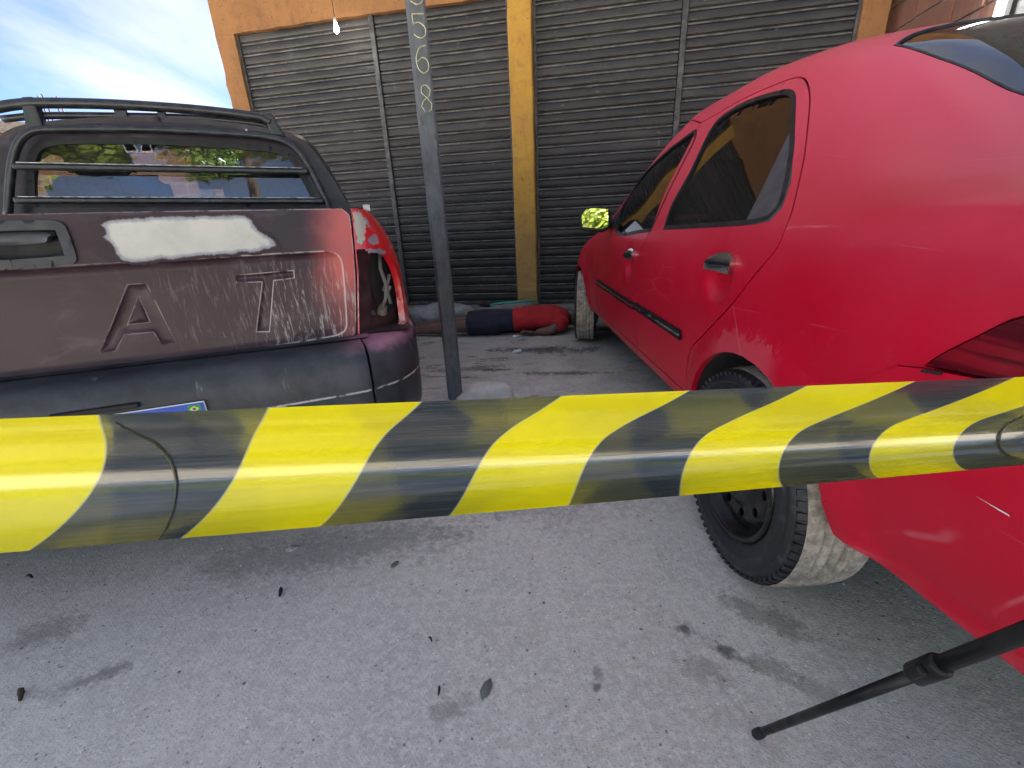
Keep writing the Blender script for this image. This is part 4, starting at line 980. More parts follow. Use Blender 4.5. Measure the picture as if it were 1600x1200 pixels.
        bm = bmesh.new(); vsx = []
        pl = smoothpoly([(-.074, -.040), (-.078, .02), (-.055, .052), (.0, .058), (.070, .050), (.074, -.045), (.03, -.055)] if sg < 0 else [(.074, -.040), (.078, .02), (.055, .052), (.0, .058), (-.070, .050), (-.074, -.045), (-.03, -.055)], 5, 70)
        mb = MB(); mb.prism([(p[0], -.0125, p[1]) for p in pl], (0, -.003, 0)); mb.obj('mirror_glass', 'mirror_glass', m_)
        mb = MB(); mb.prism([(sg * .80, 2.60 - CY, .915), (sg * .80, 2.76 - CY, .915), (sg * .725, 2.74 - CY, 1.02), (sg * .73, 2.68 - CY, 1.03)], (sg * .012, 0, .0)); mb.tube([(mx - sg * .05, my + .03, mz - .04), (sg * .79, my + .04, .945)], .024, 10); mb.obj('mirror_bracket', 'black_plastic', T, bevel=.004)
    # seats and dash, floor
    def seat(x, y, w=.46):
        bm = bmesh.new(); bmesh.ops.create_cube(bm, size=1); bmesh.ops.scale(bm, vec=(w, .5, .16), verts=bm.verts); bmesh.ops.translate(bm, vec=(x, y, .55), verts=bm.verts)
        r = bmesh.ops.create_cube(bm, size=1); bmesh.ops.scale(bm, vec=(w, .13, .62), verts=r['verts']); bmesh.ops.rotate(bm, cent=(0, 0, 0), matrix=Matrix.Rotation(R_(14), 3, 'X'), verts=r['verts']); bmesh.ops.translate(bm, vec=(x, y - .30, .86), verts=r['verts'])
        r = bmesh.ops.create_cube(bm, size=1); bmesh.ops.scale(bm, vec=(w * .55, .09, .17), verts=r['verts']); bmesh.ops.translate(bm, vec=(x, y - .40, 1.22), verts=r['verts'])
        bmesh.ops.bevel(bm, geom=bm.edges[:], offset=.035, segments=3, affect='EDGES'); me = bpy.data.meshes.new('seat'); bm.to_mesh(me); bm.free(); me.polygons.foreach_set('use_smooth', [True] * len(me.polygons)); link('seat', me, T, 'seat_cloth')
    seat(-.37, 2.15 - CY); seat(.37, 2.15 - CY); seat(0, 1.35 - CY, 1.2)
    mb = MB(); mb.box((0, 2.95 - CY, .80), (1.4, .4, .2)); mb.obj('dashboard', 'interior_dark', T, bevel=.05)
    mb = MB(); mb.box((0, 2.45 - CY, .29), (1.16, 3.3, .12)); mb.obj('floor_pan', 'body_dark', T)
    mb = MB(); mb.box((0, .60 - CY, .92), (1.2, .55, .03)); mb.obj('parcel_shelf', 'interior_dark', T)
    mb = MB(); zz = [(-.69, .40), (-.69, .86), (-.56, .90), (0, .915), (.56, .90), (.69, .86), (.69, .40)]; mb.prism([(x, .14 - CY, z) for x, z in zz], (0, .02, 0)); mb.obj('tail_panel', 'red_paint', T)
    mb = MB(); zz = [(-.66, .36), (-.66, .585), (-.44, .62), (0, .66), (.44, .62), (.66, .585), (.66, .36)]; mb.prism([(x, 4.27 - CY, z) for x, z in zz], (0, .03, 0)); mb.obj('grille', 'black_plastic', T)
build_red_car()

# ---------------------------------------------------------------- the pickup
TA = R_(19.5); TD = 1.26; TU = -.685
TDIR = np.array([math.cos(TA), math.sin(TA)]); TN = np.array([-math.sin(TA), math.cos(TA)])
TO = TDIR * TU + TN * TD
def TP(x, y, b=0.0):                       # pixel -> (a, z) on the truck's transverse plane at b
    v = ray(x, y); t = (TD + b) / (TN @ v[:2]); p = v * t; return np.array([p[:2] @ TDIR - TU, CAM_H + p[2]])
def TPs(pts, b=0.0): return [TP(x, y, b) for x, y in pts]
def sdist(P, poly):
    P = np.asarray(P); A = np.array(poly); B = np.roll(A, -1, 0); d = np.full(len(P), 1e9)
    for a, b in zip(A, B):
        ab = b - a; t = np.clip(((P - a) @ ab) / (ab @ ab + 1e-12), 0, 1); d = np.minimum(d, np.hypot(*(P - a - t[:, None] * ab).T))
    return np.where(inpoly(P, poly), d, -d)
CAB = Body([
    (1.30, .795, .34, .985, .560, 1.395, 1.470),
    (1.45, .805, .34, .975, .575, 1.425, 1.495),
    (1.80, .815, .34, .960, .585, 1.440, 1.515),
    (2.10, .815, .34, .950, .590, 1.425, 1.505),
    (2.35, .815, .34, .945, .610, 1.330, 1.440),
    (2.60, .812, .34, .938, .650, 1.160, 1.310),
    (2.85, .808, .34, .925, .690, .965, 1.120),
    (3.10, .800, .34, .900, .690, .930, .985),
    (3.45, .790, .34, .850, .660, .890, .945),
    (3.75, .765, .35, .775, .60, .82, .88),
    (3.95, .70, .36, .69, .50, .73, .78),
    (4.05, .60, .38, .62, .40, .65, .68)], arches=((3.42, .30, .34),), flare=.012)
def build_pickup():
    T = empty('pickup_truck', (TO[0], TO[1], 0), TA, 'battered maroon and black pickup truck with white filler patch on its tailgate', 'pickup truck')
    mir = lambda P: [np.array([-p[0], p[1]]) for p in P][::-1]
    def sym(right):                                     # right half, bottom to top order closed through the centre line
        return list(right) + mir(right)
    A_TG = .705
    def lean(z): return .035 * (z - .66)
    def bowed(P): return .022 * (P[:, 0] / .7) ** 2 + lean(P[:, 1])
    # ---- tailgate
    zt = TP(300, 331)[1]; zb = .668
    tg = smoothpoly(sym([np.array(p) for p in ((.0, zb), (.40, zb), (A_TG - .047, zb + .004), (A_TG - .036, zb + .02), (A_TG - .012, .85), (A_TG - .002, zt - .02), (A_TG - .018, zt), (.3, zt + .004), (.0, zt + .006))]), 4, 50)
    rec_r = TPs([(501, 393), (525, 397), (535, 414), (542, 508), (538, 520), (523, 527)]); zr1 = TP(212, 412)[1]; zr0 = TP(149, 578)[1]
    rec = smoothpoly(sym([np.array([0, zr0 - .002]), np.array([.35, zr0])] + rec_r[::-1] + [np.array([.35, zr1 + .004]), np.array([0, zr1 + .004])]), 5, 70)
    Aout = TPs([(193, 446), (223, 444), (271, 538), (249, 541), (236, 521), (189, 525), (176, 551), (152, 554)]); Ain = TPs([(209, 463), (229, 506), (193, 510)])
    Tl = TPs([(364, 431.5), (457, 424), (458, 436), (425, 440), (419, 521), (398, 521), (407, 442), (365.5, 443)])
    ca = np.mean(Aout, 0); ct = np.mean(Tl, 0); ztop, zbot = max(p[1] for p in Tl), min(p[1] for p in Tl); sp = ct[0] - ca[0]
    ci, cf = ca[0] - sp * 1.12, ca[0] - sp * 2.0; s_ = .022
    Il = [np.array(p) for p in ((ci - s_, zbot), (ci + s_, zbot), (ci + s_, ztop), (ci - s_, ztop))]
    Fl = [np.array(p) for p in ((cf - .07, zbot), (cf - .03, zbot), (cf - .03, zbot + .05), (cf + .04, zbot + .05), (cf + .04, zbot + .075), (cf - .03, zbot + .075), (cf - .03, ztop - .025), (cf + .06, ztop - .025), (cf + .06, ztop), (cf - .07, ztop))]
    letters = [Aout, Tl, Il, Fl]
    hx1 = TP(121, 412)[0]; hz0 = TP(60, 419)[1]; hz1 = TP(81, 344)[1]; hx2 = TP(85, 346)[0]
    hnd = smoothpoly(sym([np.array(p) for p in ((0, hz0), (hx1 - .012, hz0 + .004), (hx1, hz0 + .016), (hx2 + .012, hz1 - .012), (hx2 - .006, hz1), (0, hz1 + .002))]), 3, 75)
    wR, wL = .010, .0055
    def depth(P):
        d = .011 * np.clip(sdist(P, rec) / wR, 0, 1)
        for l in (Aout, Tl, Il, Fl): d = d + .006 * np.clip(sdist(P, l) / wL, 0, 1)
        d = d - .006 * np.clip((sdist(P, Ain) + 0.0) / wL, 0, 1) 
        return d
    def tgm(P, off=0.0):
        P = np.asarray(P); return np.stack([P[:, 0], bowed(P) + depth(P) - off, P[:, 1]], -1)
    def tgw(P):
        w = np.zeros(len(P))
        for pl, ww in ((rec, wR), (Aout, wL), (Tl, wL), (Ain, wL), (Il, wL), (Fl, wL)):
            s = sdist(P, pl); w = np.maximum(w, (s > -.0004) * (s < .0012) * 1.0)
        s = sdist(P, tg); w = np.maximum(w, (s < .0015) * .7)
        return w
    dens = lambda p: resample(p, .008)
    ex = [(rec, True), (offset(rec, -wR), True), (offset(rec, .002), True), (offset(rec, -.004), True), (offset(tg, -.003), True)]
    for l in letters: dl = dens(l); ex += [(dl, True), (offset(l, -wL), True), (offset(l, .0018), True), (offset(l, -.002), True)]
    ex += [(Ain, True), (offset(Ain, -wL), True), (offset(Ain, .0018), True), (offset(Ain, -.002), True)]
    tgo = panel('tailgate', tg, [offset(hnd, -.004)], tgm, .016, 'pickup_maroon', T, .03, extra=ex, wear=tgw)
    tgo['label'] = 'maroon tailgate with embossed letters and white filler patch'
    bow = lambda P, off=0.0: np.stack([P[:, 0], bowed(P) - off, P[:, 1]], -1)
    hf = panel('handle_surround', hnd, [offset(hnd, -.020)], lambda P, off=0.0: bow(np.asarray(P), off + .006), .012, 'guard_black', tgo, .03)
    panel('handle_recess', offset(hnd, -.018), [], lambda P, off=0.0: bow(np.asarray(P), off - .035), .02, 'black_plastic', tgo, 0)
    hz = (hz0 + hz1) / 2
    flap = smoothpoly(sym([np.array(p) for p in ((0, hz + .000), (hx1 - .045, hz + .004), (hx1 - .034, hz + .016), (hx2 - .016, hz1 - .030), (hx2 - .03, hz1 - .022), (0, hz1 - .022))]), 3, 80)
    panel('handle_flap', flap, [], lambda P, off=0.0: bow(np.asarray(P), off - .004 + .010 * np.sin(np.clip((np.asarray(P)[:, 1] - hz) / (hz1 - .022 - hz), 0, 1) * math.pi)), .012, 'grey_plastic', tgo, .02)
    put = smoothpoly(TPs([(149, 351), (174, 338), (272, 332), (323, 330.5), (382, 334), (392, 345), (397, 355), (415, 366), (425, 374), (436, 385), (420, 390), (404, 393), (350, 396), (297, 400), (250, 406), (212, 410), (187, 404), (178, 392), (170, 380), (155, 372), (160, 362)]), 4, 80)
    rnd = random.Random(4); put = [p + np.array([rnd.uniform(-.0025, .0025), rnd.uniform(-.0025, .0025)]) for p in put]
    put = [np.array([p[0], min(p[1], zt - .003)]) for p in offset(put, .007)]
    panel('filler_patch', put, [], lambda P, off=0.0: bow(np.asarray(P), off + .0012 - .0008 * np.clip(1 - sdist(P, put) / .012, 0, 1)), .012, 'filler_putty', tgo, .0005, wear=lambda P: np.clip(sdist(P, put) / .022, 0, 1))
    # ---- rear corner (both sides): curved panel with the empty lamp opening
    amx = lambda z: pchip([.30, .45, .62, .70, .80, .90, .965, 1.0, 1.03], [.815, .825, .835, .838, .835, .820, .795, .772, .745], z)
    A0f = lambda z: np.interp(z, [.66, .69, .85, .99], [A_TG - .034, A_TG - .030, A_TG - .006, A_TG + .004])
    def corner(sg):
        def f(P, off=0.0):
            P = np.asarray(P, float); e = P[:, 0] / .20; z = P[:, 1]; am = amx(z); ea = np.clip(e, 0, 1) * math.pi / 2; A0 = A0f(z); R1 = am - A0 
            a = A0 + R1 * np.sin(ea) + off * np.sin(ea); b = .024 + lean(z) + .15 * (1 - np.cos(ea)) - off * np.cos(ea)
            b = b + np.clip(e - 1, 0, 99) * .20
            return np.stack([sg * a, b, z], -1)
        return f
    def cinv(pts):
        # pixel -> (e, z) on the corner sheet, near (right) side
        e = np.linspace(0, .2, 80); z = np.linspace(.62, 1.03, 120); G = np.stack(np.meshgrid(e, z), -1).reshape(-1, 2); p = corner(1)(G)
        w = np.stack([TO[0] + TDIR[0] * p[:, 0] + TN[0] * p[:, 1], TO[1] + TDIR[1] * p[:, 0] + TN[1] * p[:, 1], p[:, 2]], -1); px = projw(w)
        return [G[((px - np.array(q)) ** 2).sum(1).argmin()] for q in pts]
    lampo = cinv([(557, 389), (584, 390), (600, 396), (612, 410), (621, 432), (627, 460), (630, 490), (631, 503), (612, 530), (585, 533), (560, 536)])
    lampo = [np.array([.003 if p[0] < .03 else p[0] + .006, p[1]]) for p in lampo]; lampo = smoothpoly(lampo, 4, 60)
    for sg in (1, -1):
        cm = corner(sg)
        out = [(0, .665), (.2, .655), (.2, zt - .03), (.15, zt - .002), (0, zt)]
        q = panel('rear_corner', out, [lampo], cm, .016, 'pickup_red', T, .02)
        if sg == 1: q['label'] = 'red rear corner with the tail lamp missing'
        if sg == 1:
            jr = random.Random(31); jit = lambda P: [np.array([p[0] + jr.uniform(-.0035, .0035), p[1] + jr.uniform(-.0035, .0035)]) for p in resample(P, .006)]
            pt = jit([(.006, zt - .010), (.048, zt - .008), (.052, zt - .022), (.060, zt - .035), (.050, zt - .05), (.040, zt - .062), (.034, zt - .08), (.022, zt - .092), (.008, zt - .090)])
            panel('filler_patch', pt, [], lambda P, off=0.0: cm(P, off + .0010), .010, 'filler_putty_green', q, .0006)
            for pl in ([(.058, zt - .022), (.070, zt - .03), (.068, zt - .045), (.060, zt - .05)], [(.050, zt - .075), (.075, zt - .068), (.088, zt - .08), (.082, zt - .095), (.058, zt - .098), (.045, zt - .088)], [(.030, zt - .104), (.080, zt - .108), (.105, zt - .118), (.095, zt - .124), (.040, zt - .116)]):
                panel('bare_patch', jit(pl), [], lambda P, off=0.0: cm(P, off + .0010), .010, 'bare_metal', q, .0006)
        # lamp cavity: dirty inner sheet with a dark opening, loose wires and holder
        mb = MB(); x0, x1 = A_TG + .004, .815
        mb.add([(sg * (A_TG - .030), .050, .672), (sg * (A_TG + .004), .050, .93), (sg * (A_TG + .045), .100, .93), (sg * (A_TG + .015), .100, .672), (sg * .80, .17, .93), (sg * .80, .17, .672)], [(0, 1, 2, 3), (3, 2, 4, 5)])
        cv = mb.obj('lamp_cavity', 'rust_maroon', q)
        mb = MB(); mb.add([(sg * (A_TG - .032), .028, .676), (sg * .83, .03, .676), (sg * .83, .2, .676), (sg * (A_TG - .032), .2, .676)], [(0, 1, 2, 3)]); mb.obj('cavity_floor', 'rust_maroon', q)
        ov = smoothpoly([(.772 + .040 * math.cos(t), .812 + .100 * math.sin(t)) for t in np.linspace(0, 2 * math.pi, 14, endpoint=False)], 2)
        mb = MB(); mb.prism([(sg * p[0], .105 + (p[0] - .75) * .9, p[1]) for p in ov], (0, .004, 0)); mb.obj('cavity_hole', 'body_dark', cv)
        mb = MB(); mb.tube([(sg * .772, .12, .90), (sg * .766, .10, .85), (sg * .775, .085, .80), (sg * .768, .09, .76), (sg * .752, .095, .73)], .006, 7); mb.tube([(sg * .79, .10, .83), (sg * .775, .09, .79), (sg * .78, .085, .745)], .005, 7)
        mb.obj('wire', 'wire_grey', q, smooth=True)
        mb = MB(); mb.tube([(sg * .752, .11, .715), (sg * .758, .10, .740)], [.016, .012], 10); mb.obj('bulb_holder', 'wire_grey', q); mb = MB(); mb.box((sg * .776, .10, .79), (.020, .02, .022), Matrix.Rotation(.5, 3, 'Y')); mb.obj('connector', 'wire_grey', q)
        mb = MB(); mb.lathe([(0, .0), (0, .007)], 12, Matrix.Translation((sg * (A_TG + .02), .046, .73)) @ Matrix.Rotation(R_(90), 4, 'Z')); mb.obj('screw_hole', 'body_dark', cv)
        # bed side ahead of the corner
        def bs(P, off=0.0):
            P = np.asarray(P, float); return np.stack([sg * (amx(P[:, 1]) + off), P[:, 0], P[:, 1]], -1)
        bz = zt - .015
        ro = [(.62 + .345 * math.cos(t), .30 + .345 * math.sin(t)) for t in np.linspace(0, 2 * math.pi, 40, endpoint=False)]
        panel('bed_side', [(.177, .36), (1.36, .36), (1.36, bz), (.177, bz)], [ro], bs, .06, 'pickup_red', T, .03)
        mb = MB(); mb.box((sg * .715, .74, zt - .040), (.10, 1.14, .03)); mb.obj('bed_rail', 'pickup_dark', T, bevel=.01)
        mb = MB(); mb.box((sg * .69, .70, .80), (.02, 1.24, .40)); mb.obj('bed_inner_wall', 'pickup_dark', T)
        for yc in (.62, 3.42):
            mb = MB(); n = 20; vs = []
            for a in np.linspace(R_(5), R_(175), n):
                for xx in (.80, .55): vs.append((sg * xx, yc + .35 * math.cos(a), .30 + .35 * math.sin(a)))
            mb.add(vs, [(i * 2, (i + 1) * 2, (i + 1) * 2 + 1, i * 2 + 1) for i in range(n - 1)]).obj('wheel_well', 'body_dark', T, smooth=True)
    mb = MB(); mb.box((0, .70, .62), (1.38, 1.24, .04)); mb.obj('bed_floor', 'pickup_dark', T)
    # small white tag left on the rail
    tgp = TP(572, 317, .1); mb = MB(); mb.box((tgp[0], .12, zt + .004), (.018, .02, .016)); mb.obj('paper_tag', 'paper_white', T)
    # ---- bumper
    def sweep(path, prof, name, wearrow=None, esc=lambda a: 1.0):
        n = len(path); vs = []; wv = []
        for i, (p, nn) in enumerate(path):
            for k, (e, z) in enumerate(prof): vs.append((p[0] + nn[0] * e * esc(abs(p[0])), p[1] + nn[1] * e * esc(abs(p[0])), z)); wv.append(1.0 if wearrow and k in wearrow else 0.0)
        m = len(prof); fs = [(i * m + k, (i + 1) * m + k, (i + 1) * m + k + 1, i * m + k + 1) for i in range(n - 1) for k in range(m - 1)]
        fs += [tuple(range(m)), tuple((n - 1) * m + k for k in range(m))]
        me = MB().add(vs, fs).mesh(name); at = me.attributes.new('wear', 'FLOAT', 'POINT'); at.data.foreach_set('value', np.array(wv, np.float32)); sharpen(me, 40); return me
    prof = [(-.02, .672), (.0, .672), (.060, .668), (.096, .658), (.111, .640), (.118, .605), (.121, .566), (.121, .549), (.121, .546), (.1145, .542), (.1142, .539), (.113, .52), (.108, .47), (.09, .425), (.05, .40), (-.02, .395)]
    cx = smoothpoly([(0, -.006), (.3, -.003), (.5, .004), (.66, .014), (.735, .030), (.79, .062), (.826, .12), (.838, .2), (.838, .40)], 5, closed=False)
    cx = [np.array(p) for p in cx]; cx = [p for p in cx if abs(p[0] - .674) > .012] ; k0 = sum(1 for p in cx if p[0] < .674); cx[k0:k0] = [np.array([.6733, np.interp(.6733, [q[0] for q in cx[:k0 + 1]], [q[1] for q in cx[:k0 + 1]])]), np.array([.6757, np.interp(.6757, [q[0] for q in cx[:k0 + 1]], [q[1] for q in cx[:k0 + 1]])])]
    full = [np.array([-p[0], p[1]]) for p in cx[:0:-1]] + cx; pn = []
    for i_, p in enumerate(full):
        a_, b_ = full[max(i_ - 2, 0)], full[min(i_ + 2, len(full) - 1)]; t = (b_ - a_) / np.linalg.norm(b_ - a_); pn.append((p, np.array([t[1], -t[0]])))
    esc = lambda a: float(np.interp(a, [0, .66, .735, .79, .826, .84], [1, 1, .78, .42, .20, .12]))
    midp = [q_ for q_ in pn if abs(q_[0][0]) < .6745]; cap = {1: [q_ for q_ in pn if q_[0][0] > .6745], -1: [q_ for q_ in pn if q_[0][0] < -.6745]}
    # centre section carries a recess for the number plate
    bo = link('bumper', sweep(midp, prof, 'bumper', (8, 9), esc), T, 'bumper_grey')
    for sg in (1, -1):
        c2 = cap[sg]
        link('bumper_corner', sweep(c2, prof, 'bumper_corner', (8, 9), esc), T, 'bumper_grey')
    mb = MB(); mb.add([(-.70, -.02, .674), (.70, -.02, .674), (.70, .04, .676), (-.70, .04, .676)], [(0, 1, 2, 3)]); mb.obj('bumper_ledge', 'bumper_grey', T)
    pr = TP(320, 625, -.125); pl = TP(60, 655, -.125)
    px1, pz1 = pr[0], pr[1]; tilt = 0.0
    mb = MB(); mb.box((px1 - .2, -.130, pz1 - .065), (.40, .004, .13)); plo = mb.obj('number_plate', 'plate_white', T, bevel=.0015)
    mb = MB(); mb.box((px1 - .2, -.1325, pz1 - .015), (.396, .003, .026)); mb.obj('plate_band', 'plate_blue', plo)
    mb = MB(); mb.box((px1 - .022, -.1345, pz1 - .0145), (.026, .002, .018)); fl = mb.obj('plate_flag', 'flag_green', plo)
    cxp, czp = px1 - .022, pz1 - .0145
    mb = MB(); mb.prism([(cxp - .010, -.1358, czp), (cxp, -.1358, czp - .007), (cxp + .010, -.1358, czp), (cxp, -.1358, czp + .007)], (0, -.0004, 0)); mb.obj('flag_diamond', 'flag_yellow', plo)
    mb = MB(); mb.lathe([(0, .0), (0, .0038)], 14, Matrix.Translation((cxp, -.1366, czp)) @ Matrix.Rotation(R_(90), 4, 'Z')); mb.obj('flag_disc', 'plate_blue', plo)
    mb = MB(); mb.box((px1 - .205, -.118, pz1 + .012), (.16, .03, .012)); mb.obj('plate_lamp', 'black_plastic', T, bevel=.003)
    # ---- cab
    K = CAB.K; Q = lambda y, q: np.array([y, q * K])
    def cs(sg):
        def f(yq, off=0.0): p = CAB.P(yq, off); return np.stack([sg * p[:, 0], p[:, 1], p[:, 2]], -1)
        return f
    sw = smoothpoly([Q(1.62, 1.10), Q(2.55, 1.08), Q(2.48, 1.35), Q(2.28, 1.72), Q(2.12, 1.84), Q(1.72, 1.86), Q(1.64, 1.78)], 4, 60)
    ws = smoothpoly([Q(2.16, 3.2), Q(2.14, 2.4), Q(2.18, 2.12), Q(2.45, 2.07), Q(2.72, 2.08), Q(2.86, 2.16), Q(2.98, 2.5), Q(3.03, 3.2)], 4, 50)
    dr_ = smoothpoly([Q(1.55, .10), Q(2.72, .10), Q(2.74, .8), Q(2.68, 1.03), Q(2.5, 1.5), Q(2.32, 1.80), Q(2.14, 1.93), Q(1.66, 1.94), Q(1.56, 1.82), Q(1.54, 1.0)], 4, 60)
    fa = []
    for a in np.linspace(0, 2 * math.pi, 36, endpoint=False):
        y = 3.42 + .345 * math.cos(a); z = .30 + .345 * math.sin(a); zs = float(pchip(CAB.yk, CAB.c[:, 1], y)); zb_ = float(pchip(CAB.yk, CAB.c[:, 2], y)); fa.append(np.array([y, (z - zs) / (zb_ - zs) * K]))
    for sg in (1, -1):
        mp = cs(sg)
        panel('cab_body', [Q(1.30, 0), Q(4.05, 0), Q(4.05, 3), Q(1.30, 3)], [offset(dr_, .002), offset(ws, .003), fa], mp, .05, 'pickup_dark', T, .02)
        d = panel('door', offset(dr_, -.002), [sw], mp, .05, 'pickup_dark', T, .02)
        panel('window_pane', offset(sw, .004), [], lambda yq, off=0.0: mp(yq, off - .008), .06, 'pickup_glass', d, 0)
        panel('windscreen', [(p[0], min(p[1], 3 * K)) for p in offset(ws, -.001)], [], lambda yq, off=0.0: mp(yq, off - .004), .06, 'pickup_glass', T, 0)
    # rear wall of the cab with its window
    q = np.linspace(.9, 3, 60); sec = CAB.base(np.full(60, 1.302), q); half = [np.array([p[0], p[2]]) for p in sec]
    outl = [np.array([half[0][0], .80])] + half; outl = outl + mir(outl)
    print('cab sec px', [tuple(np.round(projw(np.array([TO[0] + TDIR[0] * p[0] + TN[0] * 1.3, TO[1] + TDIR[1] * p[0] + TN[1] * 1.3, p[1]])))) for p in outl[1:61:8]])
    win = smoothpoly(TPs([(46, 322), (44, 262), (50, 236), (66, 222), (106, 216), (255, 218), (404, 228), (444, 236), (464, 254), (490, 302), (500, 322)], 1.30), 4, 75)
    cabm = lambda P, off=0.0: np.stack([np.asarray(P)[:, 0], np.full(len(P), 1.302) + .10 * np.clip(np.asarray(P)[:, 1] - 1.0, 0, 1) * 0 - off, np.asarray(P)[:, 1]], -1)
    cw = panel('cab_rear_wall', outl, [win], cabm, .03, 'pickup_dark', T, .03)
    panel('window_seal', offset(win, .004), [offset(win, -.022)], lambda P, off=0.0: cabm(P, off + .008), .02, 'black_plastic', cw, .02)
    panel('rear_window', offset(win, -.018), [], lambda P, off=0.0: cabm(P, off - .004), .05, 'pickup_glass', cw, 0)
    # guard frame over the window
    g = lambda pts, b=1.24: [(p[0], b, p[1]) for p in smoothpoly(TPs(pts, b), 5, closed=False)]
    mb = MB(); mb.tube(g([(12, 345), (18, 262), (30, 222), (52, 205), (95, 202), (250, 203), (400, 212), (446, 222), (472, 244), (502, 298), (522, 345)]), .015, 10); gf = mb.obj('window_guard', 'guard_black', T, smooth=True)
    for (p0, p1), r in ((((20, 260), (482, 268)), .019), (((22, 313), (506, 314)), .019)):
        a, b = TP(*p0, 1.225), TP(*p1, 1.225); mb = MB(); mb.box(((a[0] + b[0]) / 2, 1.225, (a[1] + b[1]) / 2), (b[0] - a[0], .026, .026), Matrix.Rotation(-math.atan2(b[1] - a[1], b[0] - a[0]), 3, 'Y'))
        bar = mb.obj('guard_bar', 'guard_black', gf, bevel=.008)
        mb = MB(); mb.box(((a[0] + b[0]) / 2, 1.208, (a[1] + b[1]) / 2 + .0125), (b[0] - a[0] - .05, .012, .003), Matrix.Rotation(-math.atan2(b[1] - a[1], b[0] - a[0]), 3, 'Y')); mb.obj('worn_edge', 'worn_edge', bar)
    # roof bar: two flattened tubes joined by a plate, on two brackets
    top = g([(-14, 170), (20, 164), (60, 161), (170, 163), (300, 171), (404, 183), (424, 192)], 1.30); low = g([(4, 186), (60, 181), (170, 181), (300, 184), (404, 194), (420, 199)], 1.33)
    rb = MB().tube(top, .019, 14, flat=1.05).obj('roof_bar', 'guard_black', T, smooth=True); MB().tube(low, .014, 8).obj('lower_rail', 'guard_black', rb, smooth=True)
    for (x0, y0), (x1, y1) in (((45, 153), (58, 205)), ((418, 178), (436, 214))):
        a, b = TP(x0, y0, 1.30), TP(x1, y1, 1.30); mb = MB(); mb.prism([(a[0] - .022, 1.285, a[1]), (a[0] + .02, 1.285, a[1] + .004), (b[0] + .03, 1.285, b[1]), (b[0] - .03, 1.285, b[1])], (0, .05, 0)); mb.obj('bracket', 'guard_black', rb, bevel=.008)
    for (x0, x1) in ((178, 200), (245, 260)):
        a, b = TP(x0, 172, 1.31), TP(x1, 184, 1.31); mb = MB(); mb.box(((a[0] + b[0]) / 2, 1.315, (a[1] + b[1]) / 2), (abs(b[0] - a[0]), .02, abs(a[1] - b[1]) + .01)); mb.obj('strut', 'guard_black', rb)
    # interior
    def seat(x):
        bm = bmesh.new()
        for sc, tr, rt in (((.48, .14, .58), (x, 1.62, .98), 12), ((.48, .5, .16), (x, 1.90, .66), 0), ((.26, .10, .17), (x, 1.54, 1.32), 8)):
            r = bmesh.ops.create_cube(bm, size=1); bmesh.ops.scale(bm, vec=sc, verts=r['verts']); bmesh.ops.rotate(bm, cent=(0, 0, 0), matrix=Matrix.Rotation(R_(rt), 3, 'X'), verts=r['verts']); bmesh.ops.translate(bm, vec=tr, verts=r['verts'])
        bmesh.ops.bevel(bm, geom=bm.edges[:], offset=.04, segments=3, affect='EDGES'); me = bpy.data.meshes.new('seat'); bm.to_mesh(me); bm.free(); me.polygons.foreach_set('use_smooth', [True] * len(me.polygons)); link('seat', me, T, 'seat_cloth')
    seat(-.36); seat(.36)
    m = TP(345, 286, 2.2); mb = MB(); mb.box((m[0], 2.2, m[1]), (.25, .03, .07)); mb.tube([(m[0], 2.21, m[1]), (m[0], 2.22, m[1] + .12)], .01, 6); mb.obj('interior_mirror', 'black_plastic', T, bevel=.012)
    mb = MB(); mb.box((0, 2.62, .86), (1.38, .42, .2)); mb.obj('dashboard', 'interior_dark', T, bevel=.05)
    pts = [(-.36 + .18 * math.cos(t), 2.36 + .05 * math.sin(t), 1.0 + .17 * math.sin(t)) for t in np.linspace(0, 2 * math.pi, 25)]; mb = MB(); mb.tube(pts, .014, 8); mb.obj('steering_wheel', 'black_plastic', T, smooth=True)
    mb = MB(); mb.box((0, 2.3, .34), (1.3, 3.2, .08)); mb.obj('floor_pan', 'body_dark', T)
    mb = MB(); zz = [(-.60, .38), (-.60, .62), (-.40, .65), (0, .68), (.40, .65), (.60, .62), (.60, .38)]; mb.prism([(x, 4.02, z) for x, z in zz], (0, .03, 0)); mb.obj('grille', 'black_plastic', T)
    for sg in (1, -1):
        wheel(T, (sg * .725, .62, .30), sg, .30, .18, mud=False); wheel(T, (sg * .72, 3.42, .30), sg, .30, .18, mud=False)
build_pickup()

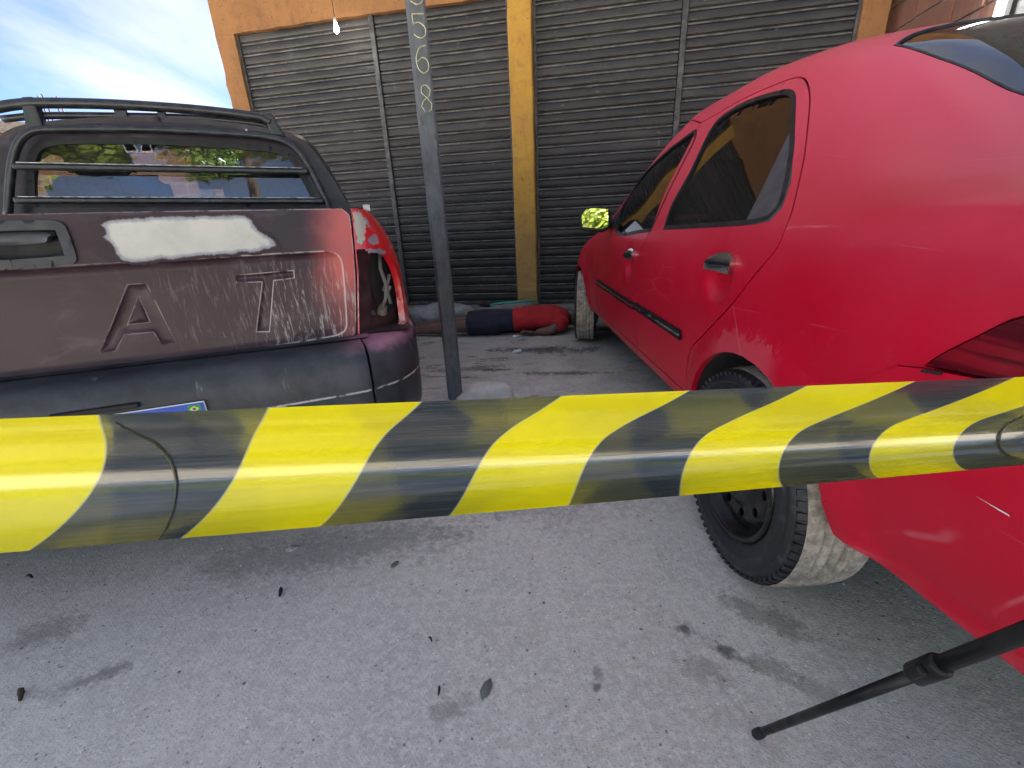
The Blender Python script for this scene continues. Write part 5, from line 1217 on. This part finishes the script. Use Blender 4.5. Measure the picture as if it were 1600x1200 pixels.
# ---------------------------------------------------------------- barrier tape
TAPE = np.array([0.0224, 0.004, 0.15, 0.1383, -0.0361, -0.9913, -1.0829, -0.8638, 0.2172, 1.4031, 0.5919, 0.6271, -0.7588, -0.2177, 2.3122, 0.591, -0.1505, 0.0482, 0.0488]); TSC = 1.3
def build_tape():
    p = TAPE; Wd = .07; P0 = p[:3]
    d = np.array([math.cos(p[3]) * math.cos(p[4]), math.sin(p[4]), math.sin(p[3]) * math.cos(p[4])]); dn = np.array([0, 1., 0]); dn = dn - dn @ d * d; dn /= np.linalg.norm(dn)
    nb_ = np.cross(d, dn); nb_ = -nb_ if nb_[2] > 0 else nb_
    vc = np.linspace(0, 1, 5); n = 28; s = np.linspace(0, 1, n + 1)
    def row(u):
        uc = np.clip(u, -.30, .36)
        ph = np.interp(s, vc, p[5:10] + uc * p[10:15]); pm = .5 * (ph[1:] + ph[:-1])
        cx = np.concatenate([[0], np.cumsum(np.cos(pm))]) * Wd / n; cz = np.concatenate([[0], np.cumsum(np.sin(pm))]) * Wd / n
        c = P0 + u * d + np.outer(cx, dn) + np.outer(cz, nb_)
        return (c * TSC) @ RW.T + np.array([0, 0, CAM_H])
    us = np.concatenate([np.linspace(-1.1, -.32, 20), np.linspace(-.30, .37, 140)]); rows = [row(u) for u in us]; uall = list(us)
    # beyond the frame it swings round to the tripod
    last = rows[-1]; cen = last.mean(0); tgt = np.array([.505, .10, .93]); dirn = (rows[-1] - rows[-2]).mean(0); dirn /= np.linalg.norm(dirn)
    for k in range(1, 15):
        t = k / 14; h1 = 2 * t**3 - 3 * t**2 + 1; h2 = t**3 - 2 * t**2 + t; h3 = -2 * t**3 + 3 * t**2
        pos = h1 * cen + h2 * dirn * .12 + h3 * tgt; rows.append((last - cen) * (1 - .55 * t) + pos); uall.append(us[-1] + .02 * k)
    V = np.concatenate(rows); m = n + 1; fs = [(i * m + k, (i + 1) * m + k, (i + 1) * m + k + 1, i * m + k + 1) for i in range(len(rows) - 1) for k in range(n)]
    me = bpy.data.meshes.new('barrier_tape'); me.from_pydata([tuple(v) for v in V], [], fs); me.update(); me.polygons.foreach_set('use_smooth', [True] * len(me.polygons))
    U, S = np.meshgrid(np.array(uall), s, indexing='ij'); U, S = U.ravel(), S.ravel()
    k_, c0, wy, wb = p[15:19]; per = wy + wb; c = U + k_ * S * Wd - c0                # c = 0 at the yellow-to-black edge
    ph = np.mod(c, per)                                                              # 0..wb black, wb..per yellow
    tri = np.where(ph < wb, -np.minimum(ph, wb - ph), np.minimum(ph - wb, per - ph)) * TSC
    cu = U * .93 - k_ * S * Wd * .35 - c0 + .020; ph2 = np.mod(cu, per); und = np.where(ph2 < wb, -np.minimum(ph2, wb - ph2), np.minimum(ph2 - wb, per - ph2)) * TSC
    for nm, a in (('stripe', tri), ('under', und), ('along', U * TSC * 10), ('across', S)):
        at = me.attributes.new(nm, 'FLOAT', 'POINT'); at.data.foreach_set('value', a.astype(np.float32))
    o = link('barrier_tape', me, None, 'barrier_film'); tag(o, 'yellow and black striped barrier tape stretched across the foreground', 'barrier tape')
    # welded seam lines across the film
    G = V.reshape(len(rows), m, 3); pxs = projw(V)
    def seam(pts):
        out = []
        for q in smoothpoly(pts, 6, closed=False):
            j = ((pxs - q) ** 2).sum(1).argsort()[:3]; w = 1 / (((pxs[j] - q) ** 2).sum(1) + .5); P = (V[j] * w[:, None]).sum(0) / w.sum(); out.append(tuple(P + (np.array([0, 0, CAM_H]) - P) * .003))
        mb = MB(); mb.tube(out, [.0002 + .0004 * math.sin(math.pi * (i / len(out)) ** .6) for i in range(len(out))], 6); mb.obj('seam', 'film_seam', o)
    seam([(180, 659), (215, 682), (245, 697), (262, 718), (273, 742), (275, 765), (268, 795), (246, 843)]); seam([(1598, 650), (1572, 668), (1560, 688), (1563, 700), (1580, 712), (1598, 718)])
build_tape()

# ---------------------------------------------------------------- tripod
def build_tripod():
    ap = np.array([.505, .06, 1.10]); foot = gnd(1180, 1148)
    T = empty('camera_tripod', (foot[0], foot[1], 0), 0, 'black telescopic tripod with one leg reaching into the lower right corner', 'tripod')
    L0 = lambda v: Vector(v) - Vector((foot[0], foot[1], 0))
    feet = [foot, np.array([.14, -.42, 0]), np.array([.90, -.34, 0])]
    for f in feet:
        A, F = Vector(ap), Vector(f); dr = (A - F).normalized(); side = dr.cross(Vector((0, 0, 1))).normalized()
        at = lambda t: L0(F + (A - F) * t)
        Lg = MB().tube([at(.012), at(.43)], .0070, 14).obj('leg', 'tripod_black', T, smooth=True)
        MB().tube([at(.40), at(.72)], .0086, 14).obj('upper_tube', 'tripod_black', Lg, smooth=True); MB().tube([at(.66), at(.985)], .0105, 14).obj('top_tube', 'tripod_black', Lg, smooth=True)
        MB().tube([at(0), at(.004), at(.022), at(.03)], [.0068, .009, .009, .0075], 14).obj('rubber_foot', 'rubber_black', Lg, smooth=True)
        for t in (.40, .68):
            q = MB().tube([at(t - .014), at(t - .012), at(t + .022), at(t + .026)], [.010, .0125, .0130, .0108], 16).obj('leg_clamp', 'tripod_black', Lg, smooth=True)
            mb = MB(); c = at(t + .004) + side * .012 ; mb.box(c, (.016, .012, .028), dr.to_track_quat('Z', 'Y').to_matrix()); mb.obj('clamp_lever', 'tripod_black', Lg, bevel=.004)
    mb = MB(); mb.tube([L0(ap + [0, 0, -.10]), L0(ap + [0, 0, .04]), L0(ap + [0, 0, .05])], [.03, .045, .03], 16); mb.obj('hub', 'tripod_black', T, smooth=True)
    mb = MB(); mb.tube([L0(ap + [0, 0, .05]), L0(ap + [0, 0, .20])], .014, 12); mb.obj('centre_column', 'tripod_black', T, smooth=True)
    mb = MB(); mb.box(L0(ap + [0, 0, .215]), (.09, .07, .03)); mb.obj('mount_plate', 'tripod_black', T, bevel=.006)
build_tripod()

# ---------------------------------------------------------------- the person lying by the shutters
def voxel(mb, name, mat, parent, vox, it=6):
    o = mb.obj(name, mat, parent, smooth=True)
    m = o.modifiers.new('remesh', 'REMESH'); m.mode = 'VOXEL'; m.voxel_size = vox; m.use_smooth_shade = True
    s = o.modifiers.new('smooth', 'SMOOTH'); s.iterations = it; s.factor = .5
    dg = bpy.context.evaluated_depsgraph_get(); me = bpy.data.meshes.new_from_object(o.evaluated_get(dg)); me.name = name
    o.modifiers.clear(); o.data = me; me.polygons.foreach_set('use_smooth', [True] * len(me.polygons))
    if not me.materials: me.materials.append(MATS[mat])
    return o
def ell(mb, c, r, seg=20, rot=None):
    bm = bmesh.new(); bmesh.ops.create_uvsphere(bm, u_segments=seg, v_segments=seg // 2 + 4, radius=1); vs = []
    for v in bm.verts:
        p = Vector((v.co.x * r[0], v.co.y * r[1], v.co.z * r[2])); p = rot @ p if rot else p; vs.append(Vector(c) + p)
    bm.verts.index_update(); mb.add(vs, [tuple(v.index for v in f.verts) for f in bm.faces]); bm.free()
def build_person():
    T = empty('person', (-.05, 3.98, 0), 0, 'person in a red shirt and navy shorts lying on the ground below the shutters', 'person')
    L = lambda *p: Vector((p[0] + .05, p[1] - 3.98, p[2]))
    b = MB()
    b.tube([L(-.16, 3.99, .10), L(-.05, 3.985, .115), L(.10, 3.98, .12), (L(.28, 3.975, .125)), L(.44, 3.975, .12), L(.52, 3.975, .11), L(.57, 3.975, .095)], [.135, .165, .150, .165, .175, .15, .07], 24, flat=.62)
    b.tube([L(.54, 3.975, .10), L(.62, 3.98, .095)], [.055, .052], 14)
    ell(b, L(.715, 3.985, .105), (.118, .078, .095)); ell(b, L(.665, 3.985, .150), (.05, .05, .035)); ell(b, L(.70, 3.985, .198), (.020, .013, .02)); ell(b, L(.665, 3.985, .178), (.012, .024, .010)); ell(b, L(.735, 3.985, .185), (.016, .052, .012))
    for sy in (-1, 1): ell(b, L(.70, 3.985 + sy * .079, .095), (.03, .010, .02))
    for hy, ky, ay in ((3.905, 3.93, 3.99), (4.075, 4.11, 4.15)):
        b.tube([L(-.08, hy, .105), L(-.25, (hy + ky) / 2, .105), L(-.46, ky, .095), L(-.52, ky, .088), L(-.66, (ky + ay) / 2, .075), L(-.80, ay, .062), L(-.93, ay, .05)], [.088, .084, .060, .056, .058, .046, .034], 18)
        b.tube([L(-.925, ay, .035), L(-.955, ay - .02, .06), L(-.975, ay - .045, .13), L(-.985, ay - .06, .20)], [.032, .040, .036, .020], 12, flat=.9)
        for k in range(5): b.tube([L(-.985, ay - .035 - k * .013, .185), L(-.982, ay - .040 - k * .014, .218 - k * .006)], [.010 - k * .0006, .008], 8)
    # near arm bent on the ground, far arm along the body
    b.tube([L(.49, 3.83, .12), L(.44, 3.795, .085), L(.385, 3.785, .052), L(.34, 3.790, .042), L(.27, 3.800, .034), L(.245, 3.803, .030)], [.055, .048, .043, .040, .030, .025], 14)
    b.tube([L(.48, 4.12, .11), L(.36, 4.18, .07), L(.22, 4.18, .05), L(.06, 4.16, .035)], [.055, .047, .042, .026], 12)
    def hand(w, dirx, palm, sy):
        # palm then four fingers and a thumb, relaxed curl
        b.tube([L(*w), L(w[0] + dirx * .045, w[1], w[2] + .004), L(w[0] + dirx * .085, w[1] + .002, w[2] + .004)], [.024, .037, .034], 12, flat=.42)
        for k, (dy, ln) in enumerate(((-.028, .068), (-.010, .078), (.009, .073), (.026, .058))):
            x0 = w[0] + dirx * .078; y0 = w[1] + dy; z0 = w[2] + .004
            b.tube([L(x0, y0, z0), L(x0 + dirx * ln * .42, y0 + dy * .25, z0 + .016), L(x0 + dirx * ln * .75, y0 + dy * .3, z0 + .010), L(x0 + dirx * ln * .95, y0 + dy * .3, z0 - .008)], [.0088, .0085, .0078, .0062], 8)
        b.tube([L(w[0] + dirx * .02, w[1] + sy * .024, w[2] + .002), L(w[0] + dirx * .048, w[1] + sy * .050, w[2] + .012), L(w[0] + dirx * .078, w[1] + sy * .056, w[2] + .010)], [.0105, .0098, .0078], 8)
    hand((.245, 3.803, .030), -1, 1, -1); hand((.06, 4.16, .032), -1, 1, 1)
    voxel(b, 'body', 'skin', T, .0055, 3)
    h = MB(); ell(h, L(.765, 3.985, .10), (.085, .084, .098)); voxel(h, 'hair', 'hair', T, .008, 3)
    s = MB()
    s.tube([L(.03, 3.985, .112), L(.05, 3.985, .114), L(.12, 3.98, .125), L(.26, 3.975, .135), L(.38, 3.975, .130), L(.46, 3.975, .12), L(.53, 3.975, .112), L(.565, 3.975, .10)], [.158, .172, .172, .178, .188, .184, .145, .08], 28, flat=.60)
    s.tube([L(.50, 3.85, .12), L(.455, 3.805, .095), L(.420, 3.79, .075)], [.075, .066, .062], 16); s.tube([L(.49, 4.10, .115), L(.40, 4.16, .085)], [.075, .062], 16)
    for k in range(7): 
        x = .09 + k * .06; s.tube([L(x, 3.82 + .01 * (k % 3), .10), L(x + .03, 3.90, .195 + .012 * (k % 2)), L(x - .01, 4.02, .232), L(x + .02, 4.10, .185)], [.007, .011, .010, .006], 8)
    voxel(s, 'shirt', 'shirt_red', T, .008, 5)
    p = MB(); p.tube([L(.06, 3.985, .115), L(-.02, 3.985, .118), L(-.12, 3.99, .115), L(-.20, 3.99, .11)], [.162, .174, .176, .160], 26, flat=.60)
    for hy, ky in ((3.905, 3.925), (4.075, 4.10)):
        p.tube([L(-.08, hy, .108), L(-.22, (hy + ky) / 2, .108), L(-.36, ky - .003, .102), L(-.40, ky - .003, .100)], [.102, .104, .100, .094], 20)
    for k in range(5): p.tube([L(-.34 + k * .07, 3.83, .09), L(-.30 + k * .07, 3.88, .19), L(-.33 + k * .07, 3.97, .19)], [.008, .012, .008], 8)
    voxel(p, 'shorts', 'shorts_navy', T, .008, 4)
build_person()

# ---------------------------------------------------------------- things left along the step
def lump(name, mat, loc, size, seed, label, cat, rz=0, amp=.16, sub=4, rough=.03):
    rnd = random.Random(seed); ph = [rnd.uniform(0, 6.3) for _ in range(8)]
    bm = bmesh.new(); bmesh.ops.create_icosphere(bm, subdivisions=sub, radius=1)
    for v in bm.verts:
        x, y, z = v.co
        f = 1 + amp * (math.sin(3.1 * x + ph[0]) * math.cos(2.7 * y + ph[1]) + .6 * math.sin(5.3 * z + 4 * x + ph[2]) + .4 * abs(math.sin(7 * y + 5 * x + ph[3])) + .25 * math.sin(13 * x + 9 * z + ph[4])) + rnd.uniform(-rough, rough) * .3
        v.co = Vector((x * size[0] * f, y * size[1] * f, max(z, -.55) * size[2] * f))
    z0 = min(v.co.z for v in bm.verts)
    for v in bm.verts: v.co.z -= z0
    me = bpy.data.meshes.new(name); bm.to_mesh(me); bm.free(); me.polygons.foreach_set('use_smooth', [True] * len(me.polygons))
    o = link(name, me, None, mat); o.location = loc; o.rotation_euler = (0, 0, rz); return tag(o, label, cat)
def build_litter():
    sk = lump('plastic_sack', 'sack_white', (-.72, 4.42, .0), (.31, .17, .145), 3, 'crumpled white plastic sack behind the legs of the person', 'sack', R_(-8), .13)
    mb = MB(); mb.tube([(.24, 0, .10), (.30, .01, .12), (.345, .02, .13)], [.05, .02, .045], 10); mb.obj('knotted_neck', 'sack_white', sk, smooth=True)
    lump('cloth_bundle', 'cloth_tan', (-.34, 4.30, 0), (.15, .10, .10), 5, 'tan cloth bundle beside the white plastic sack', 'bundle', 0, .14)
    lump('grey_blanket', 'cloth_grey', (.02, 4.38, 0), (.32, .15, .11), 8, 'flat grey blanket heaped behind the waist of the person', 'blanket', R_(-6), .2)
    lump('gap_lump', 'litter_black', wl(-.40, -.12, Z_STEP - .004), (.17, .05, .022), 9, 'low black lump standing in for the dark gap under the shutter', 'gap', WALL_ANG, .2, 3)  # black lump added where only the gap under the shutter is dark
    r = MB(); a = Vector((-.16, 4.27, .225)); b_ = Vector((.30, 4.25, .245)); r.tube([a, a + (b_ - a) * .3 + Vector((0, 0, .004)), b_], [.010, .011, .010], 10); r.tube([a, a + Vector((-.02, .015, -.012)), a + Vector((-.015, .04, -.02))], [.010, .009, .008], 8)
    tag(r.obj('teal_handle', 'teal_plastic', None, smooth=True), 'teal plastic handle lying across the grey blanket', 'handle')
    bx = MB(); bx.box((0, 0, .03), (.085, .05, .06)); bx.box((.0, -.022, .062), (.08, .03, .004), Matrix.Rotation(R_(25), 3, 'X')); o = bx.obj('paper_carton', 'paper_white', None, bevel=.003); o.location = wl(-.12, -.20, Z_STEP - .004); o.rotation_euler = (0, 0, R_(14)); tag(o, 'small white paper carton on the step by the yellow post', 'carton')
    def crumple(name, mat, x, y, s, seed, label, cat, flat=.35, rz=0): return lump(name, mat, (x, y, .0), (s, s * .7, s * flat), seed, label, cat, rz, .25, 3)
    g = lambda x, y: gnd(x, y)[:2]
    crumple('paper_scrap', 'paper_white', *g(808, 551), .036, 2, 'white crumpled paper scrap on the stained ground before the person', 'paper', .4)
    crumple('paper_scrap', 'paper_white', *g(806, 527), .030, 7, 'small white paper scrap touching the navy shorts', 'paper', .4)
    crumple('paper_scrap', 'litter_pale', *g(457, 858), .018, 12, 'pale paper flake on the concrete just under the tape', 'paper', .25, .4)
    # curled dry pods and leaves in the foreground
    def curl(px, s, mat, label, cat, rz):
        x, y = g(*px); mb = MB(); pts = [(math.sin(t * 2.4) * s * .35, (t - .5) * s * 2, .006 + .006 * math.sin(t * 3)) for t in np.linspace(0, 1, 9)]
        mb.tube(pts, [s * (.10 + .20 * math.sin(math.pi * min(t + .08, 1)) * (1 + .25 * math.sin(t * 22))) for t in np.linspace(0, 1, 9)], 8); o = mb.obj('dry_pod', mat, None, smooth=True); o.location = (x, y, 0); o.rotation_euler = (0, 0, rz); tag(o, label, cat, 'dry pods on the concrete')
    curl((437, 928), .017, 'litter_black', 'black curled dry pod below the middle of the left tape', 'pod', .5)
    curl((46, 905), .013, 'litter_black', 'black dry pod near the left edge under the yellow tape stripe', 'pod', 1.5)
    curl((30, 1090), .020, 'litter_brown', 'brown dry pod at the far left of the foreground concrete', 'pod', 1.0)
    curl((685, 1082), .010, 'litter_black', 'tiny dark dry pod beside the damp mark at bottom centre', 'pod', .2)
    curl((672, 1003), .008, 'litter_black', 'tiny dark dry pod above the damp mark at centre', 'pod', .9)
    def leaf(px, s, label, rz):
        x, y = g(*px); pl = [(-.5, 0), (-.2, .22), (.2, .2), (.5, 0), (.2, -.22), (-.2, -.2)]; vs = [(a * s, b * s, .003 + .006 * abs(b)) for a, b in pl] + [(0, 0, .001)]
        mb = MB(); mb.add(vs + [(a, b, c + .0012) for a, b, c in vs], [(i, (i + 1) % 6, 6) for i in range(6)] + [(7 + (i + 1) % 6, 7 + i, 13) for i in range(6)] + [(i, 7 + i, 7 + (i + 1) % 6, (i + 1) % 6) for i in range(6)]); o = mb.obj('dry_leaf', 'cloth_grey', None, smooth=True); o.location = (x, y, 0); o.rotation_euler = (0, 0, rz); tag(o, label, 'leaf', 'dry leaves on the concrete')
    leaf((617, 883), .034, 'grey oval dry leaf lying just below the tape', 1.0); leaf((760, 1078), .05, 'long pale dry leaf on the concrete at bottom centre', 1.2)
    # loose grit
    rnd = random.Random(21); mb = MB()
    for i in range(2600):
        x = rnd.uniform(-2.2, 1.1); y = .42 + 3.6 * rnd.random() ** 1.8; s = rnd.choice((.0012, .0016, .002, .0028, .0038)) * rnd.uniform(.7, 1.3) * (1 + y * .25); a = rnd.uniform(0, 6.3)
        c, sn = math.cos(a) * s, math.sin(a) * s; mb.add([(x + c, y + sn, 0), (x - sn, y + c * .8, 0), (x - c, y - sn, 0), (x + sn, y - c * .9, 0), (x + rnd.uniform(-s, s) * .3, y, s * .8)], [(0, 1, 4), (1, 2, 4), (2, 3, 4), (3, 0, 4)])
    tag(mb.obj('loose_grit', 'litter_pale', None), 'fine pale grit scattered over the concrete', 'grit', kind='stuff')
build_litter()
